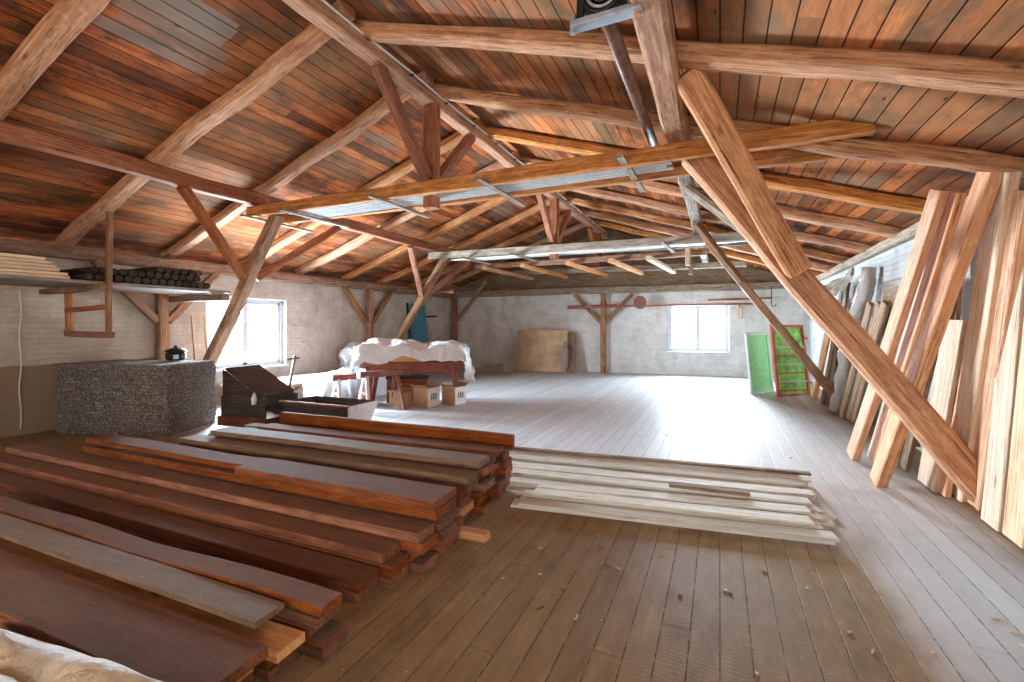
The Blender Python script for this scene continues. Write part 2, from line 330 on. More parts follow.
def tube_bm(pts, r, n=10, bm=None, cap=True):
    bm = bm or bmesh.new(); pts = [Vector(p) for p in pts]; rings = []
    rr = r if isinstance(r, (list, tuple)) else [r]*len(pts)
    for i, p in enumerate(pts):
        d = (pts[min(i+1, len(pts)-1)]-pts[max(i-1, 0)]).normalized()
        a = d.orthogonal().normalized() if i == 0 else (a-d*a.dot(d)).normalized()
        b = d.cross(a)
        rings.append([bm.verts.new(p+(a*math.cos(2*math.pi*k/n)+b*math.sin(2*math.pi*k/n))*rr[i]) for k in range(n)])
    for q, s in zip(rings, rings[1:]):
        for k in range(n): bm.faces.new((q[k], q[(k+1) % n], s[(k+1) % n], s[k]))
    if cap: bm.faces.new(rings[0][::-1]); bm.faces.new(rings[-1])
    return bm
def at(u, v, **pl):            # the point of a real plane that the photo shows at (u, v)
    k = (u-CU)/F; kv = (HV-v)/F
    dx = -math.sin(YAW)+math.cos(YAW)*k; dy = math.cos(YAW)+math.sin(YAW)*k; dz = kv
    if 'x' in pl: t = pl['x']/dx
    elif 'y' in pl: t = pl['y']/dy
    else: t = (pl['z']-EYE)/dz
    return Vector((dx*t, dy*t, EYE+dz*t))
ORD = ['first', 'second', 'third', 'fourth', 'fifth', 'sixth', 'seventh', 'eighth', 'ninth', 'tenth', 'eleventh', 'twelfth', 'thirteenth', 'fourteenth', 'fifteenth', 'sixteenth', 'seventeenth', 'eighteenth', 'nineteenth', 'twentieth', 'twenty-first', 'twenty-second', 'twenty-third', 'twenty-fourth']
# ================================================================ SETTING
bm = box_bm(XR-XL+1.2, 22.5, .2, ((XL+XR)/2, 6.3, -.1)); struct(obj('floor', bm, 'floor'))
# roof deck
bm = bmesh.new(); e = .45
for sgn, xe in ((-1, XL-e), (1, XR+e)):
    y0, y1 = YB-.4, 17.6; dz = .16
    za, zb = roofz(RX)+dz, roofz(xe)+dz
    vs = [bm.verts.new(p) for p in ((RX, y0, za), (xe, y0, zb), (xe, y1, zb), (RX, y1, za), (RX, y0, za+.06), (xe, y0, zb+.06), (xe, y1, zb+.06), (RX, y1, za+.06))]
    for f in ((0, 1, 2, 3), (4, 5, 6, 7), (0, 1, 5, 4), (1, 2, 6, 5), (2, 3, 7, 6)): bm.faces.new([vs[i] for i in f])
struct(obj('ceiling', bm, 'deck'))
def wall(name, a, b, z1, thick, holes, mat, out):
    """wall from a to b (inner face), holes (s0,s1,z0,z1), pushed outwards"""
    a = Vector((*a, 0)); b = Vector((*b, 0)); x = (b-a).normalized(); o = Vector((*out, 0))
    o = (o-x*o.dot(x)).normalized(); L = (b-a).length
    m = Matrix((x, o, Vector((0, 0, 1)))).transposed().to_4x4(); m.translation = a
    xs = sorted({0, L, *[h[0] for h in holes], *[h[1] for h in holes]}); zs = sorted({0, z1, *[h[2] for h in holes], *[h[3] for h in holes]})
    bm = bmesh.new()
    for i in range(len(xs)-1):
        for j in range(len(zs)-1):
            cx = (xs[i]+xs[i+1])/2; cz = (zs[j]+zs[j+1])/2
            if any(h[0] < cx < h[1] and h[2] < cz < h[3] for h in holes): continue
            box_bm(xs[i+1]-xs[i], thick, zs[j+1]-zs[j], (cx, thick/2, cz), bm)
    bmesh.ops.remove_doubles(bm, verts=bm.verts, dist=1e-4)
    # drop the internal faces between cells
    dup = {}
    for f in bm.faces:
        k = tuple(round(c, 3) for c in f.calc_center_median()); dup.setdefault(k, []).append(f)
    bmesh.ops.delete(bm, geom=[f for fs in dup.values() if len(fs) > 1 for f in fs], context='FACES')
    struct(obj(name, bm, mat, None, m)); return m
ZP = EYE+1.25
mL = wall('wall_left', (XL, YB), (XL, 15.3), ZP, .4, [(9.75, 11.65, .70, 2.27), (1.7, 4.4, .8, 2.4)], 'wallnear', (-1, 0))
mF = wall('wall_far', (XL, yfar(XL)), (XR, yfar(XR)), ZP, .4, [(8.05, 9.95, .77, 2.37)], 'wall', (0, 1))
mR = wall('wall_right', (XR, YB), (XR, 16.7), ZP, .3, [(1.3, 3.5, .8, 2.4)], 'wallright', (1, 0))
mB = wall('wall_back', (XL, YB), (XR, YB), ZP, .3, [(3.0, 6.0, .8, 2.4), (7.5, 10.5, .8, 2.4)], 'wall', (0, -1))
for nm, yy, m in (('wall_gable_far', .05, mF), ('wall_gable_back', .05, mB)):
    bm = bmesh.new(); L = (XR-XL)*1.008
    vs = [(0, ZP), (L, ZP), (L, ZP+.2), (L*.494, EYE+3.45), (0, ZP+.2)]
    a = [bm.verts.new((x, 0.02, z)) for x, z in vs]; b = [bm.verts.new((x, .12, z)) for x, z in vs]
    bm.faces.new(a); bm.faces.new(b)
    for i in range(5): bm.faces.new((a[i], a[(i+1) % 5], b[(i+1) % 5], b[i]))
    struct(obj(nm, bm, 'leandark', None, m))
def window(name, m, s0, s1, z0, z1, depth=.18, cols=2, rows=3, sashes=2):
    bm = bmesh.new(); t = .07; W = s1-s0; H = z1-z0; cx = (s0+s1)/2; cz = (z0+z1)/2
    box_bm(t, .12, H, (s0+t/2, depth, cz), bm); box_bm(t, .12, H, (s1-t/2, depth, cz), bm)
    box_bm(W, .12, t, (cx, depth, z1-t/2), bm); box_bm(W, .12, t, (cx, depth, z0+t/2), bm)
    fr = struct(obj(name, bm, 'white_frame', None, m, bevel=.006))
    sw = (W-2*t)/sashes
    for k in range(sashes):
        a = s0+t+k*sw; b = a+sw; q = .055; bm = bmesh.new()
        box_bm(q, .03, H-2*t, (a+q/2, depth-.02, cz), bm); box_bm(q, .03, H-2*t, (b-q/2, depth-.02, cz), bm)
        box_bm(sw, .03, q, ((a+b)/2, depth-.02, z1-t-q/2), bm); box_bm(sw, .03, q, ((a+b)/2, depth-.02, z0+t+q/2), bm)
        for i in range(1, cols): box_bm(.028, .016, H-2*t, (a+sw*i/cols, depth-.02, cz), bm)
        for j in range(1, rows): box_bm(sw-.02, .016, .028, ((a+b)/2, depth-.02, z0+t+(H-2*t)*j/rows), bm)
        obj('sash', bm, 'white_frame', fr, m)
        obj('pane', box_bm(sw-2*q+.02, .006, H-2*t-2*q+.02, ((a+b)/2, depth-.015, cz)), 'glass', fr, m)
    obj('window_sill', box_bm(W+.08, .26, .04, (cx, .06, z0-.0)), 'white_frame', fr, m, bevel=.006)
    return fr
window('window_1', mL, 9.75, 11.65, .70, 2.27)
window('window_2', mF, 8.05, 9.95, .77, 2.37, cols=1, rows=3)
window('window_3_added', mL, 1.7, 4.4, .8, 2.4, sashes=3)  # unseen window, added as an opening for the left fill lamp
window('window_4_added', mB, 3.0, 6.0, .8, 2.4, sashes=3)  # unseen back window, added for warm fill
window('window_5_added', mB, 7.5, 10.5, .8, 2.4, sashes=3)  # also unseen, added for the second back fill lamp
window('window_6_added', mR, 1.3, 3.5, .8, 2.4)  # unseen window, added for the fill lamp on the right
# grey boarded hatch on the right wall
mm = mR
bm = box_bm(1.3, .05, 2.3, (12.3, -.03, 1.2)); dr = struct(obj('door_1', bm, 'greybeam', None, mm))
obj('door_leaf', box_bm(1.06, .04, 2.16, (12.3, -.07, 1.13)), 'leandark', dr, mm)
# ================================================================ TIMBER FRAME
HT = EYE+1.91      # centre height of the ties
PUR = EYE+2.1
G = 'rafters under the roof boards'
left_y = [.45, 2.0, 3.58, 5.09, 6.6, 8.1, 9.6, 11.1, 12.6, 14.0]
right_y = [.9, 2.35, 3.87, 5.32, 6.8, 8.25, 9.7, 11.15, 12.6, 14.05]
for side, ys in ((-1, left_y), (1, right_y)):
    for i, y in enumerate(ys):
        xe = XL-.1 if side < 0 else XR+.1; x0 = RX+side*(-.12)
        hw = .19+.03*random.random()
        z0 = roofz(RX)+.075; z1 = roofz(xe)+.075
        o = timber('rafter', (x0, y, z0+.0), (xe, y, z1), hw, .15, 'rafter', wob=.024, cham=.2)
        which = ORD[i-1] if i else 'hidden'
        tag(o, ('rough hewn orange-brown rafter on the %s roof slope, %s' % ('left' if side < 0 else 'right', 'just behind the camera' if i == 0 else which+' in view counted from the camera')) if i else
            'rough hewn rafter on the %s roof slope just behind the camera' % ('left' if side < 0 else 'right'), 'beam', G)
# ridge beam, purlins, wall plates
o = timber('ridge_beam', (RX, YB, roofz(RX)-.1), (RX, 15.9, roofz(RX)-.1), .2, .2, 'rafter', wob=.012, cham=.1, seg=.5); tag(o, 'long ridge beam running under the roof peak above the king posts', 'beam')
o = timber('purlin', (-7.0, YB, PUR), (-7.0, 15.42, PUR), .18, .2, 'ruddy', wob=.012, seg=.5); tag(o, 'long reddish purlin along the left roof slope', 'beam', 'purlins')
o = timber('purlin', (-.42, YB, PUR-.01), (-.42, 5.5, PUR-.01), .22, .22, 'rafter', wob=.012, cham=.15); tag(o, 'thick purlin overhead on the right slope ending at the first long diagonal', 'beam', 'purlins')
o = timber('purlin', (-.42, 5.55, PUR-.04), (-.42, 15.9, PUR-.04), .18, .18, 'greybeam', wob=.012, seg=.5); tag(o, 'pale grey far purlin on the right slope beyond the white profiles', 'beam', 'purlins')
o = timber('wall_plate', (XL+.08, YB, ZP-.08), (XL+.08, 15.1, ZP-.08), .2, .2, 'beam', wob=.01, seg=.5); tag(o, 'long brown wall plate on top of the left wall above the window', 'beam')
o = timber('wall_plate', (XR-.02, YB, ZP+.0), (XR-.02, 16.4, ZP+.0), .2, .14, 'greybeam', wob=.01, seg=.5); tag(o, 'grey wall plate on top of the right wall behind the leaning boards', 'beam')
o = timber('wall_plate', (XL+.2, yfar(XL+.2)-.1, ZP-.0), (XR-.2, yfar(XR-.2)-.1, ZP+.04), .2, .24, 'greybeam', wob=.01, seg=.5); tag(o, 'brown wall plate across the top of the far wall', 'beam')
# trusses
def truss(y, tie_pairs, word, detailed=True, x0=-7.2, x1=1.25):
    for (yy, nm) in tie_pairs:
        o = timber('tie_beam', (x0, yy, HT), (x1, yy, HT-.10), .09 if len(tie_pairs) > 1 else .14, .17, 'rafter' if word == 'nearest' else 'greybeam', wob=.008, seg=.5)
        tag(o, nm, 'beam', 'tie beams')
    kb = HT-.25
    o = timber('king_post', (RX, y, kb), (RX, y, roofz(RX)-.18), .2, .17, 'ruddy', up=(0, 1, 0), wob=.008); tag(o, 'upright king post under the ridge on the %s tie beam' % word, 'post', 'king posts')
    for s, t in ((-1, 'towards the camera'), (1, 'away from the camera'))[:1 if word == 'farthest' else 2]:
        o = timber('ridge_brace', (RX, y+s*1.12, roofz(RX)-.2), (RX, y+s*.12, HT+.15), .14, .15, 'ruddy', wob=.008)
        tag(o, 'slanting brace from the %s king post up to the ridge, leaning %s' % (word, t), 'brace', 'ridge braces')
YT = [5.3, 10.5, 14.9]
truss(5.3, [(5.02, 'front plank of the nearest double tie beam holding the white profiles'), (5.6, 'rear plank of the nearest double tie beam behind the white profiles')], 'nearest')
truss(10.5, [(10.2, 'front plank of the middle double tie beam'), (10.8, 'rear plank of the middle double tie beam')], 'middle', x1=.7)
truss(14.9, [(14.75, 'single tie beam nearest to the far wall')], 'farthest', x1=.7)
o = timber('tie_beam', (-7.1, 12.6, HT-.02), (-.3, 12.6, HT-.02), .12, .15, 'beam', seg=.5); tag(o, 'single tie beam between the middle and the farthest truss', 'beam', 'tie beams')
# struts, left side and right side
def lerp(a, b, t): return Vector(a)+(Vector(b)-Vector(a))*t
for i, y in enumerate(YT[:2]):
    word = ['nearest', 'middle', 'farthest'][i]
    a, f = (-6.85, y, HT+.0), (-9.35 if i < 2 else -9.05, y, .08)
    o = timber('strut', a, f, .17, .2, 'beam', up=(0, 1, 0), wob=.012, cham=.15); tag(o, 'long diagonal strut from the left purlin to the left wall foot at the %s truss' % word, 'strut', 'diagonal struts')
    for s in ((-1, 1) if i < 2 else (-1,)):
        o = timber('purlin_brace', (-6.95, y+s*1.45, HT+.08), Vector(lerp(a, f, .3))+Vector((0, s*.12, 0)), .13, .14, 'ruddy', wob=.008); tag(o, 'short brace from left purlin to the strut of the %s truss, %s side' % (word, 'near' if s < 0 else 'far'), 'brace', 'purlin braces')
a, f = Vector((-.28, 5.36, HT-.02)), Vector((2.2, 5.52, .1))
o = timber('strut', a, f, .26, .2, 'strutwood', up=(0, 1, 0), wob=.012, cham=.18); tag(o, 'big orange diagonal strut on the right, its foot on the floor before the leaning boards', 'strut', 'diagonal struts')
o = timber('purlin_brace', (-.27, 4.0, PUR-.0), lerp(a, f, .40)+Vector((.0, -.17, .04)), .22, .15, 'strutwood', up=(0, 1, 0), wob=.01, cham=.15); tag(o, 'thick orange brace in front of the big right strut, rising to the purlin end', 'brace', 'purlin braces')
o = timber('purlin_brace', (-.42, 6.8, PUR-.16), lerp(a, f, .30)+Vector((0, .16, 0)), .12, .12, 'greybeam', wob=.008, cham=.3); tag(o, 'thin round grey brace behind the big right strut', 'brace', 'purlin braces')
a, f = Vector((-.3, 10.5, HT)), Vector((2.15, 10.5, .1))
o = timber('strut', a, f, .15, .2, 'beam', up=(0, 1, 0), wob=.012); tag(o, 'second diagonal strut on the right, slanting in front of the green panel', 'strut', 'diagonal struts')
o = timber('purlin_brace', (-.42, 9.2, PUR-.15), lerp(a, f, .28)+Vector((0, -.13, 0)), .12, .12, 'beam', wob=.008); tag(o, 'short brace beside the top of the second right strut', 'brace', 'purlin braces')
# posts with V braces along the walls
def wallpost(x, y, ax, word, ztop=ZP-.16, w=.17, braces=(-1, 1)):
    o = timber('wall_post', (x, y, 0), (x, y, ztop), w, w, 'beam', up=(0, 1, 0), wob=.007); tag(o, 'upright timber post against %s' % word, 'post', 'wall posts')
    for s in braces:
        d = Vector(ax)*s
        o = timber('wall_brace', (x+d.x*1.0, y+d.y*1.0, ztop+.0), (x+d.x*.09, y+d.y*.09, ztop-1.0), .11, .13, 'beam', wob=.007)
        tag(o, 'slanting %s brace of the post against %s' % (('left' if s < 0 else 'right'), word), 'brace', 'wall braces')
wallpost(XL+.13, 4.9, (0, 1, 0), 'the left wall behind the panels')
wallpost(XL+.13, 10.4, (0, 1, 0), 'the left wall beyond the window')
px = -3.75; wallpost(px, yfar(px)-.14, (.993, .119, 0), 'the far wall between plywood and window', ZP-.12)
o = timber('wall_post', (XL+.2, 15.0, 0), (XL+.2, 15.0, ZP-.1), .18, .18, 'beam', up=(0, 1, 0)); tag(o, 'dark corner post where left and far wall meet', 'post', 'wall posts')
o = timber('wall_brace', (XL+.28, 14.9, 1.75), (-8.0, 14.95, HT-.25), .11, .13, 'beam', up=(0, 1, 0)); tag(o, 'thin slanting brace rising from the corner post', 'brace', 'wall braces')
# battens crossing under the near tie and the white metal profiles lying on them
zb = HT-.125
for k, (x, nm) in enumerate([(-6.1, 'under the left end of the white profiles'), (-4.35, 'under the white profiles left of the king post'), (-2.65, 'under the white profiles right of the king post'), (-.95, 'under the right end of the white profiles'), (-7.0, 'at the left end of the nearest tie beam')]):
    o = timber('batten', (x, 4.75, zb), (x+.03, 6.1, zb-.01), .08, .035, 'greybeam', wob=.003); tag(o, 'short pale batten crossing %s' % nm, 'batten', 'battens under the tie beam')
def channel_bm(L, w, h, t=.005):
    bm = bmesh.new(); box_bm(L, w, t, (0, 0, 0), bm); box_bm(L, t, h, (0, -w/2, h/2), bm); box_bm(L, t, h, (0, w/2, h/2), bm); box_bm(L, w*.12, t*2, (0, 0, -t), bm); return bm
for k in range(5):
    y = 5.13+k*.094; xa = -6.35+.12*random.random(); xb = -.62+.15*random.random()
    m, L = frame((xa, y, zb+.035), (xb, y, zb+.035))
    o = obj('metal_profile', channel_bm(L, .062, .03), 'metal', None, m); tag(o, 'white metal profile lying on the battens between the tie planks, %s from the camera' % ORD[k], 'profile', 'metal profiles on the tie beam')
# stored strips on middle trusses
for k, (x0, x1, y, mt, nm) in enumerate([(-6.6, -.2, 10.4, 'whiteboard', 'front'), (-6.2, .5, 10.55, 'metal', 'middle'), (-5.8, -.5, 10.66, 'whiteboard', 'rear')]):
    o = timber('strip', (x0, y, zb+.0), (x1, y+.03, zb+.0), .07, .035, mt, wob=.002, seg=.8); tag(o, 'long pale strip stored between the middle tie planks, %s one of three' % nm, 'strip', 'strips on the middle truss')
for k, x in enumerate([-6.6, -5.3, -3.9, -2.7, -1.7]):
    o = timber('batten', (x, 12.2, zb-.0), (x+.35, 15.3, zb-.05), .15, .11, 'lean' if k != 4 else 'leanpale', wob=.004); tag(o, 'orange board laid from tie to tie near the far wall, %s from the left' % ORD[k], 'board', 'boards across the far ties')
for k, x in enumerate([-6.0, -4.6, -1.1]):
    o = timber('batten', (x, 9.8, zb-.03), (x+.1, 11.3, zb-.03), .09, .035, 'greybeam', wob=.003); tag(o, 'pale batten under the middle double tie, %s from the left' % ORD[k], 'batten', 'battens under the middle tie')
for k, (x, y) in enumerate([(-.75, 12.4), (-.8, 14.6)]):
    o = timber('hanger_post', (x, y, HT-.35), (x, y, roofz(x)), .12, .1, 'leanpale' if k == 0 else 'greybeam', up=(0, 1, 0)); tag(o, 'pale hanger post on the right half, %s of the tie beams' % ('beyond the middle' if k == 0 else 'just before the farthest'), 'post', 'hanger posts')
# conduit along the ridge
pts = [(RX+.13, y, roofz(RX)-.07+.006*math.sin(y*3)) for y in [YB+.1+i*.4 for i in range(49)]]
o = obj('conduit', tube_bm(pts, .013, 8), 'cable', smooth=True); tag(o, 'thin white cable conduit running along the ridge beam', 'cable')
bmc = bmesh.new()
for i in range(16):
    q = obj('clip', box_bm(.05, .03, .045, (RX+.115, 1.5+i*.8, roofz(RX)-.07)), 'iron', o)
# line shaft with its bearing
SX, SZ = -.69, EYE+2.08
o = obj('line_shaft', tube_bm([(SX, 3.02, SZ), (SX, 5.75, SZ)], .052, 16), 'shaft', smooth=True); tag(o, 'dark rusty steel shaft hanging overhead beside the thick purlin', 'shaft')
e = empty('shaft_bearing', (SX, 2.93, SZ), 'black iron shaft bearing with grey bracket hung from the ceiling', 'bearing')
bm = bmesh.new()
for r, y0 in ((.155, 0), (.12, .02), (.085, .035)):
    tube_bm([(SX, 2.93-.04+y0*0, SZ+.09-.0), (SX, 2.93+.04, SZ+.09)], r, 28, bm)
obj('housing', bm, 'iron', e, bevel=.006)
for r in (.13, .10, .065):
    bm = bmesh.new(); tube_bm([(SX+r*math.cos(t*math.pi/14), 2.885, SZ+.09+r*math.sin(t*math.pi/14)) for t in range(29)], .011, 8, bm, cap=False); obj('ring', bm, 'castgrey' if r == .10 else 'iron', e, smooth=True)
bm = box_bm(.46, .09, .045, (SX+.02, 2.9, SZ-.085)); obj('bracket', bm, 'castgrey', e, bevel=.008)
for sx in (-.2, .22): obj('bolt', tube_bm([(SX+sx, 2.9, SZ-.13), (SX+sx, 2.9, SZ-.02)], .022, 8), 'rust' if sx > 0 else 'castgrey', e)
for sx in (-.15, .15): obj('hanger_arm', timber_bm(.4, .05, .05, wob=0), 'iron', e, frame((SX+sx, 2.9, SZ-.06), (SX+sx*.9, 2.9, SZ+.34))[0])
# ================================================================ LUMBER PILES
def pile(group, desc, rot, x_right, cols):
    """cols: (y0, width, [thickness ...], dx_right, x_left, materials)"""
    nc = len(cols)
    for ci, (y0, wd, ths, dxr, xl, mats) in enumerate(cols):
        z = 0.0
        for li, th in enumerate(ths):
            xr = x_right+dxr+random.uniform(-.07, .05); x_l = xl+random.uniform(-.25, .25)
            wj = wd-random.uniform(.0, .02)
            yc = y0+wd/2+random.uniform(-.006, .006)
            r = rot+random.uniform(-.003, .003)
            L = xr-x_l
            c = Vector((xr, yc, z+th/2))-Vector((math.cos(r), math.sin(r), 0))*L/2
            m = Matrix.Translation(c) @ Matrix.Rotation(r, 4, 'Z')
            mt = mats if isinstance(mats, str) else mats[min(li, len(mats)-1)]
            o = obj('plank', timber_bm(L, wj, th-.002, wob=.0015, cham=.05, seg=.6), mt, None, m)
            n = len(ths)
            lay = 'the only layer' if n == 1 else 'top layer' if li == n-1 else 'bottom layer' if li == 0 else '%s layer up' % ORD[li]
            cl = 'nearest row' if ci == 0 else 'rearmost row' if ci == nc-1 else '%s row back' % ORD[ci]
            adj = {'plank': 'dusty red-brown plank', 'plankgrey': 'grey-brown dusty plank', 'planklight': 'pale orange plank', 'lean': 'orange plank'}[mt]
            tag(o, '%s, %s, %s, %s' % (adj, desc, cl, lay), 'plank', group)
            z += th
a = math.radians
pile('planks of the front pile', 'front lumber pile', a(3.3), -1.9, [
    (.70, .34, [.055, .05], -.35, -6.2, 'plank'),
    (1.06, .34, [.05, .05, .05, .055], .0, -6.1, ['plank', 'planklight', 'plank', 'plank']),
    (1.42, .17, [.05, .05, .05], .04, -6.0, ['plank', 'plank', 'planklight']),
    (1.61, .18, [.045, .05, .045, .05], .1, -6.3, 'plank')])
pile('planks of the middle pile', 'middle lumber pile', a(2.0), -1.9, [
    (2.02, .20, [.07, .07], -.02, -7.4, 'plank'),
    (2.24, .19, [.07, .07, .065], .0, -7.5, 'plank'),
    (2.45, .20, [.065, .07, .07, .065], .08, -7.3, 'plank'),
    (2.67, .30, [.065, .065, .07, .065, .07], .1, -6.5, 'plank')])
pile('planks of the rear pile', 'rear lumber pile', a(3.5), -1.93, [
    (3.18, .24, [.07, .07, .07, .07, .07, .06], -.0, -5.3, ['plank', 'planklight', 'plank', 'plank', 'plank', 'plankgrey']),
    (3.44, .22, [.07, .07, .07, .065, .07, .065], .03, -5.4, 'plank'),
    (3.68, .20, [.07, .07, .07, .07, .07, .06], .05, -5.4, ['plank']*5+['plankgrey']),
    (3.90, .18, [.07, .07, .07, .07, .07, .06], .04, -5.3, 'plank')])
def loose(p0, p1, w, h, mt, label, group=None, **kw):
    o = timber('plank', p0, p1, w, h, mt, cham=.05, **kw); return tag(o, label, 'plank', group)
loose((-5.1, 1.36, .232), (-2.02, 1.52, .222), .17, .03, 'plankgrey', 'thin grey-brown board lying loose on top of the front pile', wob=.003)
loose((-5.9, 1.50, .235), (-1.80, 1.70, .222), .14, .05, 'plank', 'long slightly bowed red plank on top of the rear edge of the front pile', wob=.012)
loose((-3.9, 2.74, .372), (-1.85, 2.83, .372), .32, .06, 'plank', 'wide rough-sawn plank on top of the middle pile at its right end', wob=.002)
loose((-6.3, 2.62, .395), (-3.85, 2.80, .365), .22, .05, 'plank', 'curved plank on top of the middle pile at its left end', wob=.01)
loose((-5.2, 3.28, .456), (-1.88, 3.50, .455), .24, .05, 'plankgrey', 'long pale grey topmost plank of the rear pile', wob=.003)
loose((-4.9, 3.62, .455), (-1.9, 3.84, .455), .2, .05, 'plank', 'long red-brown top plank behind the pale grey one of the rear pile', wob=.003)
loose((-5.0, 3.92, .50), (-1.86, 4.06, .50), .05, .15, 'plank', 'plank standing on edge along the back of the rear pile', wob=.006)
loose((-2.35, 3.02, .03), (-1.62, 3.06, .03), .10, .06, 'planklight', 'short pale offcut on the floor between middle and rear pile', wob=.002)
# tarpaulin at the near left corner
def rumple_bm(nx, ny, sx, sy, zf, seed=0, curl=None):
    bm = bmesh.new(); g = []
    for i in range(nx+1):
        row = []
        for j in range(ny+1):
            x = (i/nx-.5)*sx; y = (j/ny-.5)*sy; z = zf(x, y, i/nx, j/ny)
            row.append(bm.verts.new((x, y, z)))
        g.append(row)
    for i in range(nx):
        for j in range(ny): bm.faces.new((g[i][j], g[i+1][j], g[i+1][j+1], g[i][j+1]))
    return bm
def solid(o, t=.006):
    s = o.modifiers.new('thickness', 'SOLIDIFY'); s.thickness = t; return o
def fn(x, y, s=1, seed=0): return noise.noise((x*s, y*s, seed))
def tz(x, y, u, v):
    e = min(u, 1-u, v, 1-v); k = min(1, e*6)
    return .10*k+k*(.13*abs(fn(x*.5, y, 4, 2))+.015*fn(x, y, 7, 5))+.012*(1-k)
o = obj('tarpaulin', rumple_bm(60, 40, 1.9, .62, tz), 'tarp', None, Matrix.Translation((-2.3, .76, .15)) @ Matrix.Rotation(.12, 4, 'Z'), smooth=True)
solid(o, .008); tag(o, 'crumpled cream tarpaulin lying at the near edge of the front pile', 'tarpaulin')
# ================================================================ WHITE BOARDS ON THE FLOOR
rows = [(3.80+.178*i, 0, .172) for i in range(9)]
k = 0
for li in range(3):
    for ri, (y, _, wd) in enumerate(rows):
        if li == 2 and ri in (0, 3, 6): continue
        r = a(8.5)+random.uniform(-.012, .012)*(li+.3)
        xl = -1.78+random.uniform(-.04, .05)+li*.02; xr = .85+random.uniform(-.12, .05)-li*.04
        xs_ = xl+.08 if ri < 3 else -2.5+.1*random.random(); y += (xs_-xl)*math.tan(r); xl = xs_
        L = (xr-xl)/math.cos(r); y0 = y+.10*random.uniform(-.1, .3)*(li > 0)-.02
        m = Matrix.Translation((xl, y0, .013+li*.027)) @ Matrix.Rotation(r, 4, 'Z') @ Matrix.Translation((L/2, 0, 0))
        o = obj('white_plank', timber_bm(L, wd*(.96 if li == 0 else .84), .024, wob=.0015, cham=.06, seg=.5), 'whiteboard', None, m)
        lay = ['bottom', 'middle', 'top'][li]
        tag(o, 'whitewashed thin plank in the low floor stack, %s layer, %s from the front' % (lay, ORD[ri]), 'plank', 'whitewashed planks on the floor'); k += 1
loose((-.45, 4.62, .105), (.25, 4.70, .1), .07, .03, 'leandark', 'short dark lath lying on top of the whitewashed planks', wob=.002)
loose((-2.5, 5.15, .105), (.86, 5.60, .10), .07, .03, 'leandark', 'long dark lath along the back of the whitewashed planks', wob=.003)
# ================================================================ PANEL STACK
th = .051; rotp = a(19); sz = [1.86, .95]
cnr = Vector((-7.5, 3.95, 0)); ax = Vector((-math.cos(rotp), -math.sin(rotp), 0)); ay = Vector((-math.sin(rotp), math.cos(rotp), 0))
for i in range(21):
    c = cnr+ax*sz[0]/2+ay*sz[1]/2+Vector((random.uniform(-.006, .006), random.uniform(-.006, .006), th*(i+.5)))
    if i >= 19: c += Vector((.05, -.06, 0)) if i == 20 else Vector((.0, -.02, 0))
    c += Vector((.02*math.sin(i*.45), 0, 0))
    m = Matrix.Translation(c) @ Matrix.Rotation(rotp+random.uniform(-.006, .006), 4, 'Z')
    bm = bmesh.new(); box_bm(sz[0], sz[1], th-.003, (0, 0, 0), bm)
    o = obj('fibre_panel', bm, 'wool', None, m, bevel=.007)
    tag(o, 'rough grey wood-wool panel in the tall stack, %s' % ('topmost' if i == 20 else 'lowest' if i == 0 else ORD[i]+' from the floor'), 'panel', 'wood-wool panels in the stack')
# black pot on the stack and laths by the wall
e = empty('pot', (-8.35, 4.52, 1.075), 'black pot with pale label standing on the far corner of the panel stack', 'pot')
def lathe(prof, n=24):
    bm = bmesh.new(); rs = [[bm.verts.new((r*math.cos(2*math.pi*k/n), r*math.sin(2*math.pi*k/n), z)) for k in range(n)] for r, z in prof]
    for q, s in zip(rs, rs[1:]):
        for k in range(n): bm.faces.new((q[k], q[(k+1) % n], s[(k+1) % n], s[k]))
    bm.faces.new(rs[0]); bm.faces.new(rs[-1]); return bm
me = Matrix.Translation((-8.35, 4.52, 1.075)) @ Matrix.Scale(.85, 4)
obj('body', lathe([(.13, 0), (.17, .04), (.17, .13), (.14, .17)]), 'iron', e, me, smooth=True)
obj('lid', lathe([(.19, .17), (.17, .20), (.08, .24), (.03, .25), (.03, .29)]), 'iron', e, me, smooth=True)
obj('label', box_bm(.13, .006, .08, (.09, -.155, .07)), 'label', e, me @ Matrix.Rotation(.5, 4, 'Z'))
for k, y in enumerate((5.38, 5.62)):
    o = timber('lath', (-9.15, y, 0), (-9.42, y, 1.85), .045, .03, 'leanpale', up=(0, 1, 0), wob=.003); tag(o, 'thin pale lath leaning on the left wall, the %s of two' % ('nearer' if k == 0 else 'farther'), 'lath', 'laths by the window')
# ================================================================ SHELF ON THE LEFT
zs = EYE+.62
e = empty('wall_shelf', (-8.4, 3, zs), 'long hanging plank shelf along the left wall above the panel stack', 'shelf')
for k, x in enumerate((-8.95, -8.5, -8.05)): timber('shelf_board', (x, .4, zs-.02), (x, 5.12, zs-.02), .43, .045, 'shelf', e, wob=.002, cham=.03, seg=.6)
timber('bearer', (XL+.05, 5.04, zs-.11), (-7.85, 5.04, zs-.11), .12, .12, 'leandark', e)
timber('bearer', (XL+.05, 3.28, zs-.09), (-7.75, 3.28, zs-.09), .08, .08, 'leandark', e)
timber('bearer', (XL+.05, .9, zs-.09), (-7.75, .9, zs-.09), .08, .08, 'leandark', e)
o = empty('hanging_frame', (-8.4, 3.28, EYE), 'wooden ladder-like hanger frame dropping below the left shelf', 'frame')
timber('upright', (-7.78, 3.36, EYE-.12), (-7.78, 3.36, EYE+1.6), .08, .06, 'beam', o, up=(0, 1, 0))
timber('upright', (-9.02, 3.4, EYE-.12), (-9.02, 3.4, zs-.05), .11, .07, 'rafter', o, up=(0, 1, 0))
